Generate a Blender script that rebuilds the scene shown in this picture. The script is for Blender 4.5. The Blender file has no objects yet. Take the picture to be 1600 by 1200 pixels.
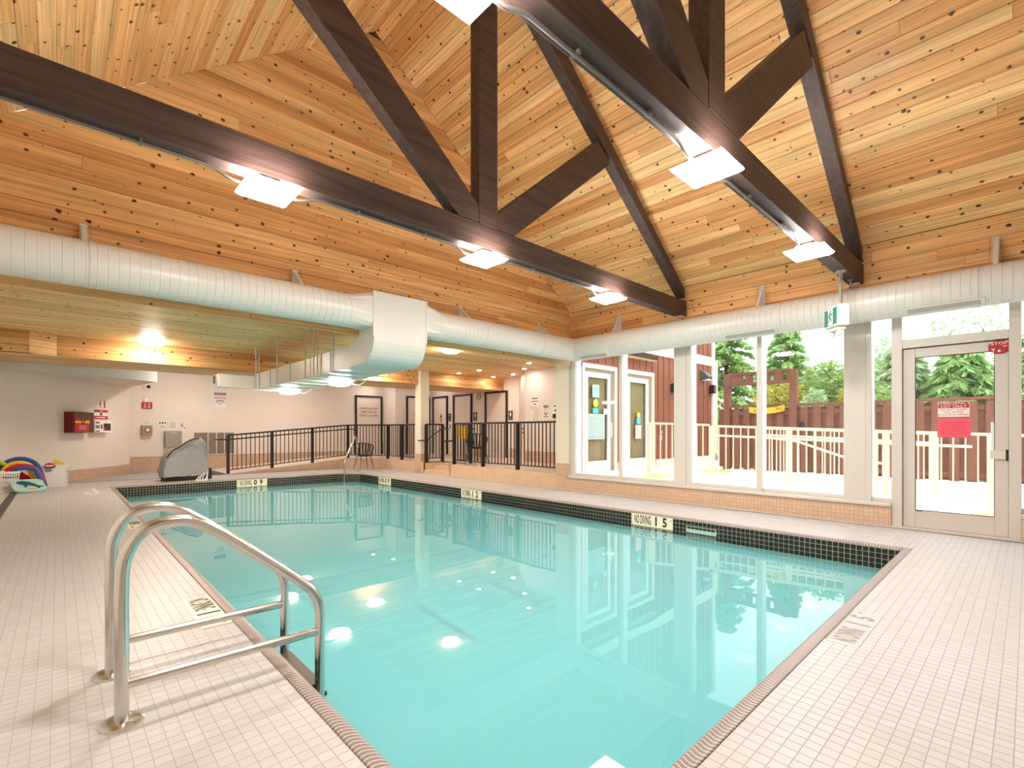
import bpy, math, random
from mathutils import Vector, Matrix
random.seed(7)
C = bpy.context.scene.collection
V = Vector
PI = math.pi

# ------------------------------------------------------------------ camera, sky, exposure
cam_d = bpy.data.cameras.new('camera')
cam = bpy.data.objects.new('camera', cam_d); C.objects.link(cam)
cam_d.sensor_fit = 'HORIZONTAL'; cam_d.sensor_width = 36.0
cam_d.lens = 756.0/1600.0*36.0
cam_d.shift_y = 74.0/1600.0
cam_d.clip_start = 0.05; cam_d.clip_end = 300
cam.location = (0, 0, 1.15)
cam.rotation_euler = (PI/2, 0, math.atan2(0.7298, 0.6837) - PI/2)
bpy.context.scene.camera = cam

SKY = 2.2
LAMP = 1.22
w = bpy.data.worlds.new('sky'); bpy.context.scene.world = w; w.use_nodes = True
nt = w.node_tree; nt.nodes.clear()
bg = nt.nodes.new('ShaderNodeBackground'); wo = nt.nodes.new('ShaderNodeOutputWorld')
tc = nt.nodes.new('ShaderNodeTexCoord'); nz = nt.nodes.new('ShaderNodeTexNoise'); cr = nt.nodes.new('ShaderNodeValToRGB')
nz.inputs['Scale'].default_value = 2.2; nz.inputs['Detail'].default_value = 4
cr.color_ramp.elements[0].position = 0.35; cr.color_ramp.elements[0].color = (0.72, 0.84, 1.0, 1)
cr.color_ramp.elements[1].position = 0.6; cr.color_ramp.elements[1].color = (1.0, 1.0, 1.0, 1)
nt.links.new(tc.outputs['Generated'], nz.inputs['Vector']); nt.links.new(nz.outputs[0], cr.inputs[0])
nt.links.new(cr.outputs[0], bg.inputs[0]); bg.inputs[1].default_value = SKY
nt.links.new(bg.outputs[0], wo.inputs[0])
vs = bpy.context.scene.view_settings
vs.view_transform = 'Standard'; vs.look = 'None'; vs.gamma = 1.0; vs.use_curve_mapping = False
vs.exposure = 0.97

# ------------------------------------------------------------------ helpers
def lin(c):
    return tuple(((x/255.0)/12.92 if x/255.0 <= 0.04045 else ((x/255.0+0.055)/1.055)**2.4) for x in c)

class N:
    """small node-graph helper"""
    def __init__(s, name):
        s.m = bpy.data.materials.new(name); s.m.use_nodes = True
        s.t = s.m.node_tree; s.t.nodes.clear()
        s.out = s.t.nodes.new('ShaderNodeOutputMaterial')
    def n(s, ty, **kw):
        x = s.t.nodes.new(ty)
        for k, v in kw.items(): setattr(x, k, v)
        return x
    def l(s, a, b): s.t.links.new(a, b)
    def math(s, op, a, b=None):
        x = s.n('ShaderNodeMath', operation=op)
        for i, q in enumerate((a, b)):
            if q is None: continue
            if isinstance(q, (int, float)): x.inputs[i].default_value = q
            else: s.l(q, x.inputs[i])
        return x.outputs[0]
    def mix(s, fac, a, b, mode='MIX'):
        x = s.n('ShaderNodeMixRGB', blend_type=mode)
        for i, q in zip((0, 1, 2), (fac, a, b)):
            if isinstance(q, (int, float)): x.inputs[i].default_value = q
            elif isinstance(q, tuple): x.inputs[i].default_value = (*q[:3], 1)
            else: s.l(q, x.inputs[i])
        return x.outputs[0]
    def bsdf(s, col, rough=0.5, metal=0.0, spec=0.5, normal=None):
        b = s.n('ShaderNodeBsdfPrincipled')
        if isinstance(col, tuple): b.inputs['Base Color'].default_value = (*col[:3], 1)
        else: s.l(col, b.inputs['Base Color'])
        if isinstance(rough, (int, float)): b.inputs['Roughness'].default_value = rough
        else: s.l(rough, b.inputs['Roughness'])
        b.inputs['Metallic'].default_value = metal
        b.inputs['Specular IOR Level'].default_value = spec
        if normal is not None: s.l(normal, b.inputs['Normal'])
        return b
    def fin(s, b):
        s.l(b.outputs[0], s.out.inputs[0]); return s.m
    def bump(s, h, strength=0.3, dist=0.01):
        b = s.n('ShaderNodeBump'); b.inputs['Strength'].default_value = strength; b.inputs['Distance'].default_value = dist
        s.l(h, b.inputs['Height']); return b.outputs[0]

def M(name, rgb, rough=0.5, metal=0.0, spec=0.5, var=0.0, scale=6.0, bump=0.0, bscale=60.0):
    g = N(name); col = lin(rgb); nrm = None
    if var:
        nz = g.n('ShaderNodeTexNoise'); nz.inputs['Scale'].default_value = scale; nz.inputs['Detail'].default_value = 5
        p = g.n('ShaderNodeNewGeometry'); g.l(p.outputs['Position'], nz.inputs['Vector'])
        col = g.mix(nz.outputs[0], tuple(c*(1-var) for c in col), tuple(min(1, c*(1+var)) for c in col))
    if bump:
        n2 = g.n('ShaderNodeTexNoise'); n2.inputs['Scale'].default_value = bscale
        p2 = g.n('ShaderNodeNewGeometry'); g.l(p2.outputs['Position'], n2.inputs['Vector'])
        nrm = g.bump(n2.outputs[0], bump, 0.004)
    return g.fin(g.bsdf(col, rough, metal, spec, nrm))

def EM(name, rgb, s):
    g = N(name); e = g.n('ShaderNodeEmission'); e.inputs[0].default_value = (*rgb, 1); e.inputs[1].default_value = s
    g.l(e.outputs[0], g.out.inputs[0]); return g.m

def schlick(g, f0, normal=None):
    """reflectance of a thin clear surface, the same from both sides"""
    p = g.n('ShaderNodeNewGeometry'); d = g.n('ShaderNodeVectorMath', operation='DOT_PRODUCT')
    g.l(p.outputs['Incoming'], d.inputs[0]); g.l(normal if normal is not None else p.outputs['Normal'], d.inputs[1])
    c = g.math('ABSOLUTE', d.outputs['Value']); k = g.math('POWER', g.math('SUBTRACT', 1.0, c), 5.0)
    return g.math('ADD', g.math('MULTIPLY', k, 1-f0), f0)
def glass(name, tint=(0.97, 0.985, 0.98), f0=0.04, rough=0.0):
    g = N(name); t = g.n('ShaderNodeBsdfTransparent'); t.inputs[0].default_value = (*tint, 1)
    r = g.n('ShaderNodeBsdfGlossy'); r.inputs['Roughness'].default_value = rough
    mx = g.n('ShaderNodeMixShader'); g.l(schlick(g, f0), mx.inputs[0]); g.l(t.outputs[0], mx.inputs[1]); g.l(r.outputs[0], mx.inputs[2])
    g.l(mx.outputs[0], g.out.inputs[0]); return g.m

def wood(name, c0, c1, c2, knot=0.055, rough=0.45):
    """cedar boards: u runs along the board, v across, both in metres; tone per board from the object's own random"""
    g = N(name); uv = g.n('ShaderNodeUVMap'); oi = g.n('ShaderNodeObjectInfo')
    ramp = g.n('ShaderNodeValToRGB'); e = ramp.color_ramp.elements
    e[0].position = 0; e[0].color = (*lin(c0), 1); e[1].position = 1; e[1].color = (*lin(c2), 1)
    k = e.new(0.5); k.color = (*lin(c1), 1)
    g.l(oi.outputs['Random'], ramp.inputs[0])
    mp = g.n('ShaderNodeMapping'); mp.inputs['Scale'].default_value = (0.9, 42, 1); g.l(uv.outputs[0], mp.inputs[0])
    nz = g.n('ShaderNodeTexNoise'); nz.inputs['Scale'].default_value = 1.0; nz.inputs['Detail'].default_value = 4; nz.inputs['Distortion'].default_value = 0.6
    g.l(mp.outputs[0], nz.inputs['Vector'])
    mp2 = g.n('ShaderNodeMapping'); mp2.inputs['Scale'].default_value = (0.5, 9, 1); g.l(uv.outputs[0], mp2.inputs[0])
    nz2 = g.n('ShaderNodeTexNoise'); nz2.inputs['Scale'].default_value = 1.0; nz2.inputs['Detail'].default_value = 2
    g.l(mp2.outputs[0], nz2.inputs['Vector'])
    gr = g.n('ShaderNodeMapRange'); gr.inputs[1].default_value = 0.3; gr.inputs[2].default_value = 0.7; gr.inputs[3].default_value = 0.72; gr.inputs[4].default_value = 1.16
    g.l(nz.outputs[0], gr.inputs[0])
    gr2 = g.n('ShaderNodeMapRange'); gr2.inputs[1].default_value = 0.3; gr2.inputs[2].default_value = 0.7; gr2.inputs[3].default_value = 0.80; gr2.inputs[4].default_value = 1.18
    g.l(nz2.outputs[0], gr2.inputs[0])
    mul = g.math('MULTIPLY', gr.outputs[0], gr2.outputs[0])
    c = g.mix(1.0, ramp.outputs[0], mul, 'MULTIPLY')
    mp3 = g.n('ShaderNodeMapping'); mp3.inputs['Scale'].default_value = (4.6, 5.6, 1); g.l(uv.outputs[0], mp3.inputs[0])
    vo = g.n('ShaderNodeTexVoronoi', voronoi_dimensions='2D'); vo.inputs['Scale'].default_value = 1.0
    kn = g.n('ShaderNodeTexNoise'); kn.inputs['Scale'].default_value = 38; g.l(uv.outputs[0], kn.inputs['Vector'])
    ka = g.n('ShaderNodeMixRGB', blend_type='ADD'); ka.inputs[0].default_value = 0.10; g.l(mp3.outputs[0], ka.inputs[1]); g.l(kn.outputs['Color'], ka.inputs[2])
    g.l(ka.outputs[0], vo.inputs['Vector'])
    sp = g.n('ShaderNodeSeparateColor'); g.l(vo.outputs['Color'], sp.inputs[0])
    th = g.math('MULTIPLY', sp.outputs[0], knot*1.7)
    d = g.math('SUBTRACT', vo.outputs['Distance'], th)
    kr = g.n('ShaderNodeMapRange'); kr.inputs[1].default_value = -0.015; kr.inputs[2].default_value = 0.035; kr.inputs[3].default_value = 1; kr.inputs[4].default_value = 0
    g.l(d, kr.inputs[0])
    c = g.mix(kr.outputs[0], c, lin((78, 47, 27)))
    return g.fin(g.bsdf(c, rough, 0, 0.28))

def tilemat(name, ax, rgb, grout, size=0.05, mort=0.003, rough=0.35, var=0.06):
    g = N(name); p = g.n('ShaderNodeNewGeometry'); sx = g.n('ShaderNodeSeparateXYZ'); g.l(p.outputs['Position'], sx.inputs[0])
    cb = g.n('ShaderNodeCombineXYZ')
    a, b = ax
    if a == 's': g.l(g.math('ADD', sx.outputs[0], sx.outputs[1]), cb.inputs[0])
    else: g.l(sx.outputs['xyz'.index(a)], cb.inputs[0])
    g.l(sx.outputs['xyz'.index(b)], cb.inputs[1])
    br = g.n('ShaderNodeTexBrick', offset=0.0, squash=1.0)
    g.l(cb.outputs[0], br.inputs['Vector'])
    br.inputs['Scale'].default_value = 1.0; br.inputs['Brick Width'].default_value = size; br.inputs['Row Height'].default_value = size
    br.inputs['Mortar Size'].default_value = mort; br.inputs['Mortar Smooth'].default_value = 0.2
    c = lin(rgb)
    br.inputs['Color1'].default_value = (*[x*(1-var) for x in c], 1); br.inputs['Color2'].default_value = (*[min(1, x*(1+var)) for x in c], 1)
    br.inputs['Mortar'].default_value = (*lin(grout), 1)
    return g.fin(g.bsdf(br.outputs[0], rough, 0, 0.4))

class MB:
    def __init__(s): s.v = []; s.f = []
    def add(s, vs, fs):
        o = len(s.v); s.v += [tuple(p) for p in vs]; s.f += [tuple(i+o for i in f) for f in fs]; return s
    def box(s, x0, y0, z0, x1, y1, z1):
        x0, x1 = min(x0, x1), max(x0, x1); y0, y1 = min(y0, y1), max(y0, y1); z0, z1 = min(z0, z1), max(z0, z1)
        return s.add([(x0,y0,z0),(x1,y0,z0),(x1,y1,z0),(x0,y1,z0),(x0,y0,z1),(x1,y0,z1),(x1,y1,z1),(x0,y1,z1)],
                     [(0,3,2,1),(4,5,6,7),(0,1,5,4),(1,2,6,5),(2,3,7,6),(3,0,4,7)])
    def bar(s, p0, p1, w, h, up=(0,0,1)):
        """box from p0 to p1, w across, h along up"""
        p0, p1 = V(p0), V(p1); d = (p1-p0).normalized(); u = V(up); sd = d.cross(u)
        if sd.length < 1e-6: sd = d.cross(V((1,0,0)))
        sd.normalize(); u = sd.cross(d).normalized()
        a, b = sd*w/2, u*h/2
        return s.add([p0-a-b,p0+a-b,p0+a+b,p0-a+b,p1-a-b,p1+a-b,p1+a+b,p1-a+b],
                     [(0,1,2,3),(7,6,5,4),(0,4,5,1),(1,5,6,2),(2,6,7,3),(3,7,4,0)])
    def prism(s, poly, vec):
        n = len(poly); vec = V(vec)
        vs = [V(p) for p in poly] + [V(p)+vec for p in poly]
        return s.add(vs, [tuple(range(n-1,-1,-1)), tuple(range(n,2*n))] + [(i,(i+1)%n,n+(i+1)%n,n+i) for i in range(n)])
    def quad(s, a, b, c, d): return s.add([a,b,c,d], [(0,1,2,3)])
    def tube(s, pts, r, seg=10, caps=True):
        pts = [V(p) for p in pts]; n = len(pts); rings = []
        t0 = (pts[1]-pts[0]).normalized(); u = t0.cross(V((0,0,1)))
        if u.length < 1e-4: u = t0.cross(V((1,0,0)))
        u.normalize()
        for i, p in enumerate(pts):
            t = (pts[min(i+1,n-1)]-pts[max(i-1,0)]).normalized()
            u = (u - t*u.dot(t)).normalized(); w_ = t.cross(u)
            rr = r[i] if isinstance(r, (list, tuple)) else r
            rings.append([p + u*math.cos(2*PI*k/seg)*rr + w_*math.sin(2*PI*k/seg)*rr for k in range(seg)])
        vs = [q for ring in rings for q in ring]; fs = []
        for i in range(n-1):
            for k in range(seg):
                a, b = i*seg+k, i*seg+(k+1)%seg
                fs.append((a, b, b+seg, a+seg))
        if caps: fs += [tuple(range(seg-1,-1,-1)), tuple(range((n-1)*seg, n*seg))]
        return s.add(vs, fs)
    def cyl(s, p0, p1, r, seg=14): return s.tube([p0, p1], r, seg)
    def lathe(s, c, prof, seg=20):
        c = V(c); vs = []; fs = []
        for r, z in prof: vs += [(c.x+r*math.cos(2*PI*k/seg), c.y+r*math.sin(2*PI*k/seg), c.z+z) for k in range(seg)]
        for i in range(len(prof)-1):
            for k in range(seg):
                a, b = i*seg+k, i*seg+(k+1)%seg
                fs.append((a, b, b+seg, a+seg))
        fs += [tuple(range(seg-1,-1,-1)), tuple(range((len(prof)-1)*seg, len(prof)*seg))]
        return s.add(vs, fs)
    def mesh(s, name, org=V((0,0,0))):
        me = bpy.data.meshes.new(name); me.from_pydata([(p[0]-org.x, p[1]-org.y, p[2]-org.z) for p in s.v], [], s.f); me.update(); return me

ORG = {}
def obj(name, mb, mat, parent=None, smooth=False, bevel=0.0, local=False, flip=False):
    """links the collected shape as ONE mesh object; coordinates are world ones unless local"""
    org = V((0,0,0)) if (local or parent is None) else ORG.get(parent.name, V((0,0,0)))
    me = mb.mesh(name, org) if isinstance(mb, MB) else mb
    if mat: me.materials.append(mat)
    if smooth:
        for p in me.polygons: p.use_smooth = True
    o = bpy.data.objects.new(name, me); C.objects.link(o)
    if parent is not None: o.parent = parent; ORG[o.name] = org
    if bevel:
        b = o.modifiers.new('bevel', 'BEVEL'); b.width = bevel; b.segments = 2; b.limit_method = 'ANGLE'; b.angle_limit = 0.6
    if smooth:
        try: me.set_sharp_from_angle(angle=0.7)
        except Exception: pass
    return o
def tag(o, label, cat=None, group=None, kind=None):
    if label: o['label'] = label
    if cat: o['category'] = cat
    if group: o['group'] = group
    if kind: o['kind'] = kind
    return o
def thing(name, label, cat, loc=(0,0,0), rz=0, group=None, kind=None):
    o = bpy.data.objects.new(name, None); C.objects.link(o); o.location = loc; o.rotation_euler = (0,0,rz)
    o.empty_display_size = 0.1
    ORG[o.name] = V(loc)
    return tag(o, label, cat, group, kind)
def dup(root, loc, rz=0, label=None, group=None):
    r = root.copy(); C.objects.link(r); r.location = loc; r.rotation_euler = (0,0,rz)
    if label: r['label'] = label
    if group: r['group'] = group
    for ch in list(root.children):
        c = ch.copy(); C.objects.link(c); c.parent = r
        for g in ch.children:
            d = g.copy(); C.objects.link(d); d.parent = c
    return r
def struct(name, mb, mat, label, cat='wall', **kw):
    return tag(obj(name, mb, mat, **kw), label, cat, kind='structure')
def share(name, me, loc, parent, scale=None):
    """another object on shared mesh data"""
    o = bpy.data.objects.new(name, me); C.objects.link(o); o.parent = parent
    o.location = V(loc) - ORG.get(parent.name, V((0,0,0)))
    if scale: o.scale = scale
    return o
def text(body, pos, r, u, size, mat, parent, sx=1.0, align='CENTER', name='lettering', lift=0.0015, line=1.0, bold=0.0):
    cu = bpy.data.curves.new(name, 'FONT'); cu.body = body; cu.size = size; cu.align_x = align; cu.align_y = 'CENTER'
    cu.resolution_u = 2; cu.space_line = line; cu.offset = bold*size; cu.extrude = 0.0004/max(size, 0.01)*size
    cu.materials.append(mat)
    tmp = bpy.data.objects.new(name, cu); me = bpy.data.meshes.new_from_object(tmp); me.name = name
    bpy.data.objects.remove(tmp); bpy.data.curves.remove(cu)
    o = bpy.data.objects.new(name, me); C.objects.link(o)
    r, u = V(r).normalized(), V(u).normalized(); n = r.cross(u)
    p = V(pos) + n*lift
    if parent is not None: o.parent = parent; p = p - ORG.get(parent.name, V((0,0,0)))
    o.matrix_local = Matrix.Translation(p) @ Matrix((r*sx, u, n)).transposed().to_4x4()
    return o
def spline(pts, k=8):
    """catmull-rom through pts"""
    P = [V(p) for p in pts]; P = [P[0]*2-P[1]] + P + [P[-1]*2-P[-2]]; out = []
    for i in range(1, len(P)-2):
        for j in range(k):
            t = j/k; a, b, c, d = P[i-1], P[i], P[i+1], P[i+2]
            out.append(0.5*((2*b)+(c-a)*t+(2*a-5*b+4*c-d)*t*t+(3*b-a-3*c+d)*t**3))
    out.append(P[-2]); return out
def fillet(pts, r, k=6):
    P = [V(p) for p in pts]; out = [P[0]]
    for i in range(1, len(P)-1):
        a, b, c = P[i-1], P[i], P[i+1]
        d1, d2 = (a-b), (c-b); q = min(r, d1.length*0.49, d2.length*0.49)
        s_, e_ = b+d1.normalized()*q, b+d2.normalized()*q
        for j in range(k+1):
            t = j/k; out.append(s_*(1-t)**2 + b*2*t*(1-t) + e_*t*t)
    out.append(P[-1]); return out

# ------------------------------------------------------------------ materials
m_wall = M('wall_paint', (226, 214, 202), 0.7, var=0.02)
m_wallpk = M('door_paint', (224, 208, 196), 0.6)
m_cream = M('cream_paint', (221, 212, 190), 0.6)
m_cedar = wood('cedar_boards', (208, 148, 90), (230, 180, 120), (238, 198, 142))
m_cedar2 = wood('cedar_boards_warm', (200, 142, 86), (224, 170, 110), (232, 184, 126))
m_cedar3 = wood('cedar_boards_brightened', (222, 166, 104), (240, 196, 136), (244, 208, 152))  # same cedar, made paler to stand in for light on the low ceiling
m_back = M('board_backing', (58, 34, 18), 0.9)
g = N('brown_beam_paint'); p = g.n('ShaderNodeNewGeometry'); mp = g.n('ShaderNodeMapping'); mp.inputs['Scale'].default_value = (1.6, 26, 26); g.l(p.outputs['Position'], mp.inputs[0])
nz = g.n('ShaderNodeTexNoise'); nz.inputs['Scale'].default_value = 1.0; nz.inputs['Detail'].default_value = 5; nz.inputs['Distortion'].default_value = 0.8; g.l(mp.outputs[0], nz.inputs['Vector'])
mr = g.n('ShaderNodeMapRange'); mr.inputs[1].default_value = 0.32; mr.inputs[2].default_value = 0.62; g.l(nz.outputs[0], mr.inputs[0])
bc = g.mix(mr.outputs[0], lin((56, 40, 34)), lin((78, 58, 51)))
m_beam = g.fin(g.bsdf(bc, 0.55, 0, 0.4, g.bump(nz.outputs[0], 0.5, 0.004)))
m_duct = M('duct_paint', (213, 210, 202), 0.32)
m_steel = M('brushed_steel', (206, 204, 198), 0.22, 1.0, var=0.08, scale=12)
m_steel_d = M('weathered_steel', (150, 146, 138), 0.4, 1.0, var=0.2, scale=25)
m_black = M('black_metal', (24, 21, 20), 0.45)
m_chair = M('black_plastic', (20, 25, 24), 0.5)
m_legwood = M('oiled_wood', (140, 84, 52), 0.45)
m_alu = M('window_aluminium', (206, 200, 190), 0.4, 0.0)
m_aluw = M('white_frame_and_daylit_web', (232, 234, 238), 0.4)  # real white frames, and window post sides painted as if daylit
m_glass = glass('window_glass')
m_knee = tilemat('tan_wall_tiles', 'sz', (208, 178, 150), (180, 150, 124))
m_base = tilemat('tan_base_tiles', 'sz', (196, 166, 140), (172, 144, 120), 0.10, 0.003)
m_deck = None
m_lamp = EM('lamp_diffuser', (1.0, 0.93, 0.885), 62*LAMP)
m_lampr = EM('round_lamp_diffuser', (1.0, 0.88, 0.79), 70*LAMP)
m_pot = EM('pot_light_lens', (1.0, 0.88, 0.79), 130*LAMP)
m_lampbody = M('lamp_body', (214, 206, 192), 0.5)
m_white = M('white_plastic', (236, 232, 224), 0.4)
m_paper = M('paper', (232, 226, 218), 0.7)
m_ink = M('ink', (40, 36, 34), 0.7)
m_greyink = M('grey_ink', (150, 140, 132), 0.7)
m_red = M('red_paint', (178, 26, 30), 0.4)
m_dred = M('dark_red_paint', (120, 12, 18), 0.4)
m_green = M('sign_green', (40, 128, 98), 0.5)
m_yellow = M('yellow_plastic', (240, 190, 40), 0.45)
m_blue = M('blue_foam', (34, 84, 148), 0.7)
m_redfoam = M('red_foam', (196, 28, 40), 0.7)
m_yfoam = M('yellow_foam', (240, 184, 50), 0.7)
m_gfoam = M('green_foam', (150, 180, 50), 0.7)
m_pipe = M('conduit_grey', (112, 106, 100), 0.4, 0.5)
m_grey = M('grey_box_paint', (150, 142, 130), 0.5)
m_cover = M('grey_cover_cloth', (150, 150, 148), 0.55, var=0.1, scale=9)
m_coverd = M('dark_cover_trim', (28, 26, 26), 0.7)
m_dark = M('dark_tile', (60, 52, 48), 0.5)
m_concrete = M('pale_concrete', (242, 240, 234), 0.8, spec=0.08, var=0.06, scale=3)
m_tact = M('yellow_tactile', (236, 206, 130), 0.8)
m_siding = M('siding_red_brown', (142, 86, 66), 0.7, spec=0.08, var=0.1, scale=3)
m_fence = M('fence_stain', (130, 86, 70), 0.75, spec=0.08, var=0.22, scale=7)
m_ctrim = M('cream_trim', (240, 226, 196), 0.6)
m_rail = M('cream_rail', (234, 218, 190), 0.45)
m_earth = M('garden_soil', (104, 98, 74), 0.9, spec=0.08, var=0.3, scale=2)
m_interior = M('lobby_reflected_olive', (150, 128, 88), 0.8, var=0.15, scale=3)  # olive stands in for foliage reflected in the outside door glass

# ------------------------------------------------------------------ main dimensions
XL, XR = -0.95, 7.22           # vault eaves
RX, SL, ZE = 3.12, 0.77, 3.43  # ridge line, pitch, eave height
YG, YN = 6.06, -2.2            # gable wall, near end
TP = 0.05287
PX0, PX1, PY0, PY1 = 0.77, 0.77+101*TP, 0.775, 0.775+232*TP      # deck edge of the pool
NW = 0.075                     # coping width
WX0, WX1, WY0, WY1 = PX0+NW, PX1-NW, PY0+NW, PY1-NW
CH0, CH1 = (5.56, PY1), (PX1, 12.52)            # cut corner
ZW = -0.182
ZC = 2.83                      # low ceiling
YB, XD = 16.75, 10.5           # back wall, door wall
ZP = 0.305                     # raised floor

# ------------------------------------------------------------------ deck floor
g = N('deck_tiles')
p = g.n('ShaderNodeNewGeometry'); sn = g.n('ShaderNodeVectorMath', operation='SNAP'); sn.inputs[1].default_value = (TP, TP, 10)
ofs = g.n('ShaderNodeVectorMath', operation='ADD'); ofs.inputs[1].default_value = (-PX0, -PY0, 5.0)
g.l(p.outputs['Position'], ofs.inputs[0]); g.l(ofs.outputs[0], sn.inputs[0])
wn = g.n('ShaderNodeTexWhiteNoise'); g.l(sn.outputs[0], wn.inputs['Vector'])
big = g.n('ShaderNodeTexNoise'); big.inputs['Scale'].default_value = 0.8; g.l(p.outputs['Position'], big.inputs['Vector'])
tcol = g.mix(wn.outputs[0], lin((178, 174, 170)), lin((186, 182, 178)))
m_deck = g.fin(g.bsdf(tcol, 0.33, 0, 0.4))
m_grout = M('deck_grout', (166, 161, 156), 0.9)

fl = MB()
zt = -0.0009
def flat(mb, x0, y0, x1, y1, z): mb.quad((x0,y0,z),(x1,y0,z),(x1,y1,z),(x0,y1,z))
flat(fl, XL, YN, 7.3, PY0, zt); flat(fl, XL, PY0, PX0, PY1, zt); flat(fl, PX1, PY0, 7.3, PY1-0.5, zt)
flat(fl, XL, PY1, 7.3, 16.8, zt)
fl.add([(CH0[0],CH0[1],zt),(CH1[0],CH1[1],zt),(7.3,CH1[1],zt),(7.3,CH0[1],zt)], [(0,1,2,3)])
floor = struct('floor', fl, m_grout, 'pale square tiled pool deck around the water', 'floor')

TG = 0.0013
def tile_mesh(n):
    h = TP/2-TG; b = 0.0008
    mb = MB(); z0 = -0.0013
    top = [(-h+b,-h+b,0),(h-b,-h+b,0),(h-b,h-b,0),(-h+b,h-b,0)]; low = [(-h,-h,z0),(h,-h,z0),(h,h,z0),(-h,h,z0)]
    mb.add(top+low, [(0,1,2,3),(4,5,1,0),(5,6,2,1),(6,7,3,2),(7,4,0,3)])
    return mb
tm = tile_mesh(0)
tile_me = tm.mesh('tile'); tile_me.materials.append(m_deck)
R_ = V((.7298,-.6837,0)); F_ = V((.6837,.7298,0))
DARKX = (-0.67, -0.56)
cells = []
nx0, nx1 = int((XL-PX0)/TP)-1, int((7.3-PX0)/TP)+1; ny0, ny1 = int((-1.2-PY0)/TP), int((14.55-PY0)/TP)
markers = [(0.605,3.28,0.765,3.94),(0.605,7.2,0.765,7.86),(3.075,0.615,3.74,0.765)]
for i in range(nx0, nx1):
    for j in range(ny0, ny1):
        x, y = PX0+(i+.5)*TP, PY0+(j+.5)*TP
        if x-TP/2 < XL or x+TP/2 > 7.26: continue
        if PX0 < x < PX1 and PY0 < y < PY1:
            continue
        if DARKX[0] < x < DARKX[1]: continue
        if any(a < x < c and b < y < d for a, b, c, d in markers): continue
        q = V((x, y, -1.15)); d = q.dot(F_); r = q.dot(R_)
        if d < 0.6: continue
        sx_, sy_ = 800+756*r/d, 674+756*1.15/d
        if sx_ < -60 or sx_ > 1660 or sy_ > 1240: continue
        cells.append((d, x, y, 0 <= sx_ <= 1600 and sy_ <= 1130))
cells.sort()
near = [c for c in cells if c[3]][:300]; nset = set((c[1], c[2]) for c in near)
for d, x, y, _ in near:
    share('tile', tile_me, (x, y, 0), floor)
rest = MB()
for d, x, y, _ in cells:
    if (x, y) in nset: continue
    rest.add([(a+x, b+y, c) for a, b, c in tm.v], tm.f)
# triangle of deck behind the cut corner
rest.add([(CH0[0]+.01,CH0[1],0),(CH1[0],CH1[1]+.01,0),(PX1,PY1,0)], [(0,1,2)])
tag(obj('deck_tiles', rest, m_deck, floor), None, kind='stuff')
mb = MB()
for k in range(150):
    y0 = -1.0+k*0.1
    mb.box(DARKX[0]+.004, y0+.002, -0.002, DARKX[1]-.004, y0+.098, 0.0005)
obj('dark_stripe', mb, m_dark, floor)
mb = MB(); mb.box(7.235, YN, -0.002, 7.262, 13.62, 0.001); mb.box(-0.6, 14.56, -0.002, 6.45, 14.6, 0.002)
mb.prism([(6.45,14.56,-.002),(7.235,13.6,-.002),(7.262,13.62,-.002),(6.47,14.6,-.002)], (0,0,.003))
obj('drain_joint', mb, m_dark, floor)

# ------------------------------------------------------------------ pool basin
g = N('pool_plaster'); m_pool = None
nz_ = g.n('ShaderNodeTexNoise'); nz_.inputs['Scale'].default_value = 1.2
m_pool = g.fin(g.bsdf(g.mix(nz_.outputs[0], lin((146, 214, 216)), lin((158, 222, 224))), 0.7, 0, 0.2))
def poly_pool(e):
    """pool outline, e inside the deck edge"""
    k = e*0.42
    return [(PX0+e,PY0+e),(PX1-e,PY0+e),(PX1-e,CH1[1]-k),(CH0[0]-k,PY1-e),(PX0+e,PY1-e)]
def zfl(y): return -1.55 + 0.6*min(1, max(0, (y-2.0)/9.0))
bs = MB(); pw = poly_pool(NW)
ys = [WY0, 2.0, 11.0, WY1]
def bwall(p, q, cut=()):
    pts = [p] + [V(p).lerp(V(q), (c-p[1])/(q[1]-p[1])) for c in cut] + [q]
    for a_, b_ in zip(pts, pts[1:]):
        bs.quad((a_[0],a_[1],-.02),(b_[0],b_[1],-.02),(b_[0],b_[1],zfl(b_[1])),(a_[0],a_[1],zfl(a_[1])))
bwall(pw[0], pw[1]); bwall(pw[1], pw[2], (2.0, 11.0)); bwall(pw[2], pw[3]); bwall(pw[3], pw[4]); bwall(pw[4], pw[0], (11.0, 2.0))
flr = [(WX0,WY0),(WX1,WY0),(WX1,2),(WX0,2)]
bs.add([(x,y,zfl(y)) for x,y in flr], [(0,1,2,3)])
bs.add([(x,y,zfl(y)) for x,y in [(WX0,2),(WX1,2),(WX1,11),(WX0,11)]], [(0,1,2,3)])
bs.add([(x,y,zfl(y)) for x,y in [(WX0,11),(WX1,11),pw[2],pw[3],(WX0,WY1)]], [(0,1,2,3,4)])
basin = struct('pool_basin', bs, m_pool, 'turquoise plastered swimming pool basin with a cut far corner', 'pool')
# bench along the near edge and entry steps in the far corner
st = MB()
for k in range(4):
    e = 0.30*(4-k); z1 = -0.40-0.0 - 0.17*(3-k) if False else -0.32-0.16*(3-k)
    st.prism([(WX1,CH1[1]-.03,-1.1),(CH0[0]-.03,WY1,-1.1),(CH0[0]-.03-e,WY1,-1.1),(WX1,CH1[1]-.03-e,-1.1)], (0,0,1.1+z1))
obj('entry_step', st, m_pool, basin)
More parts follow.
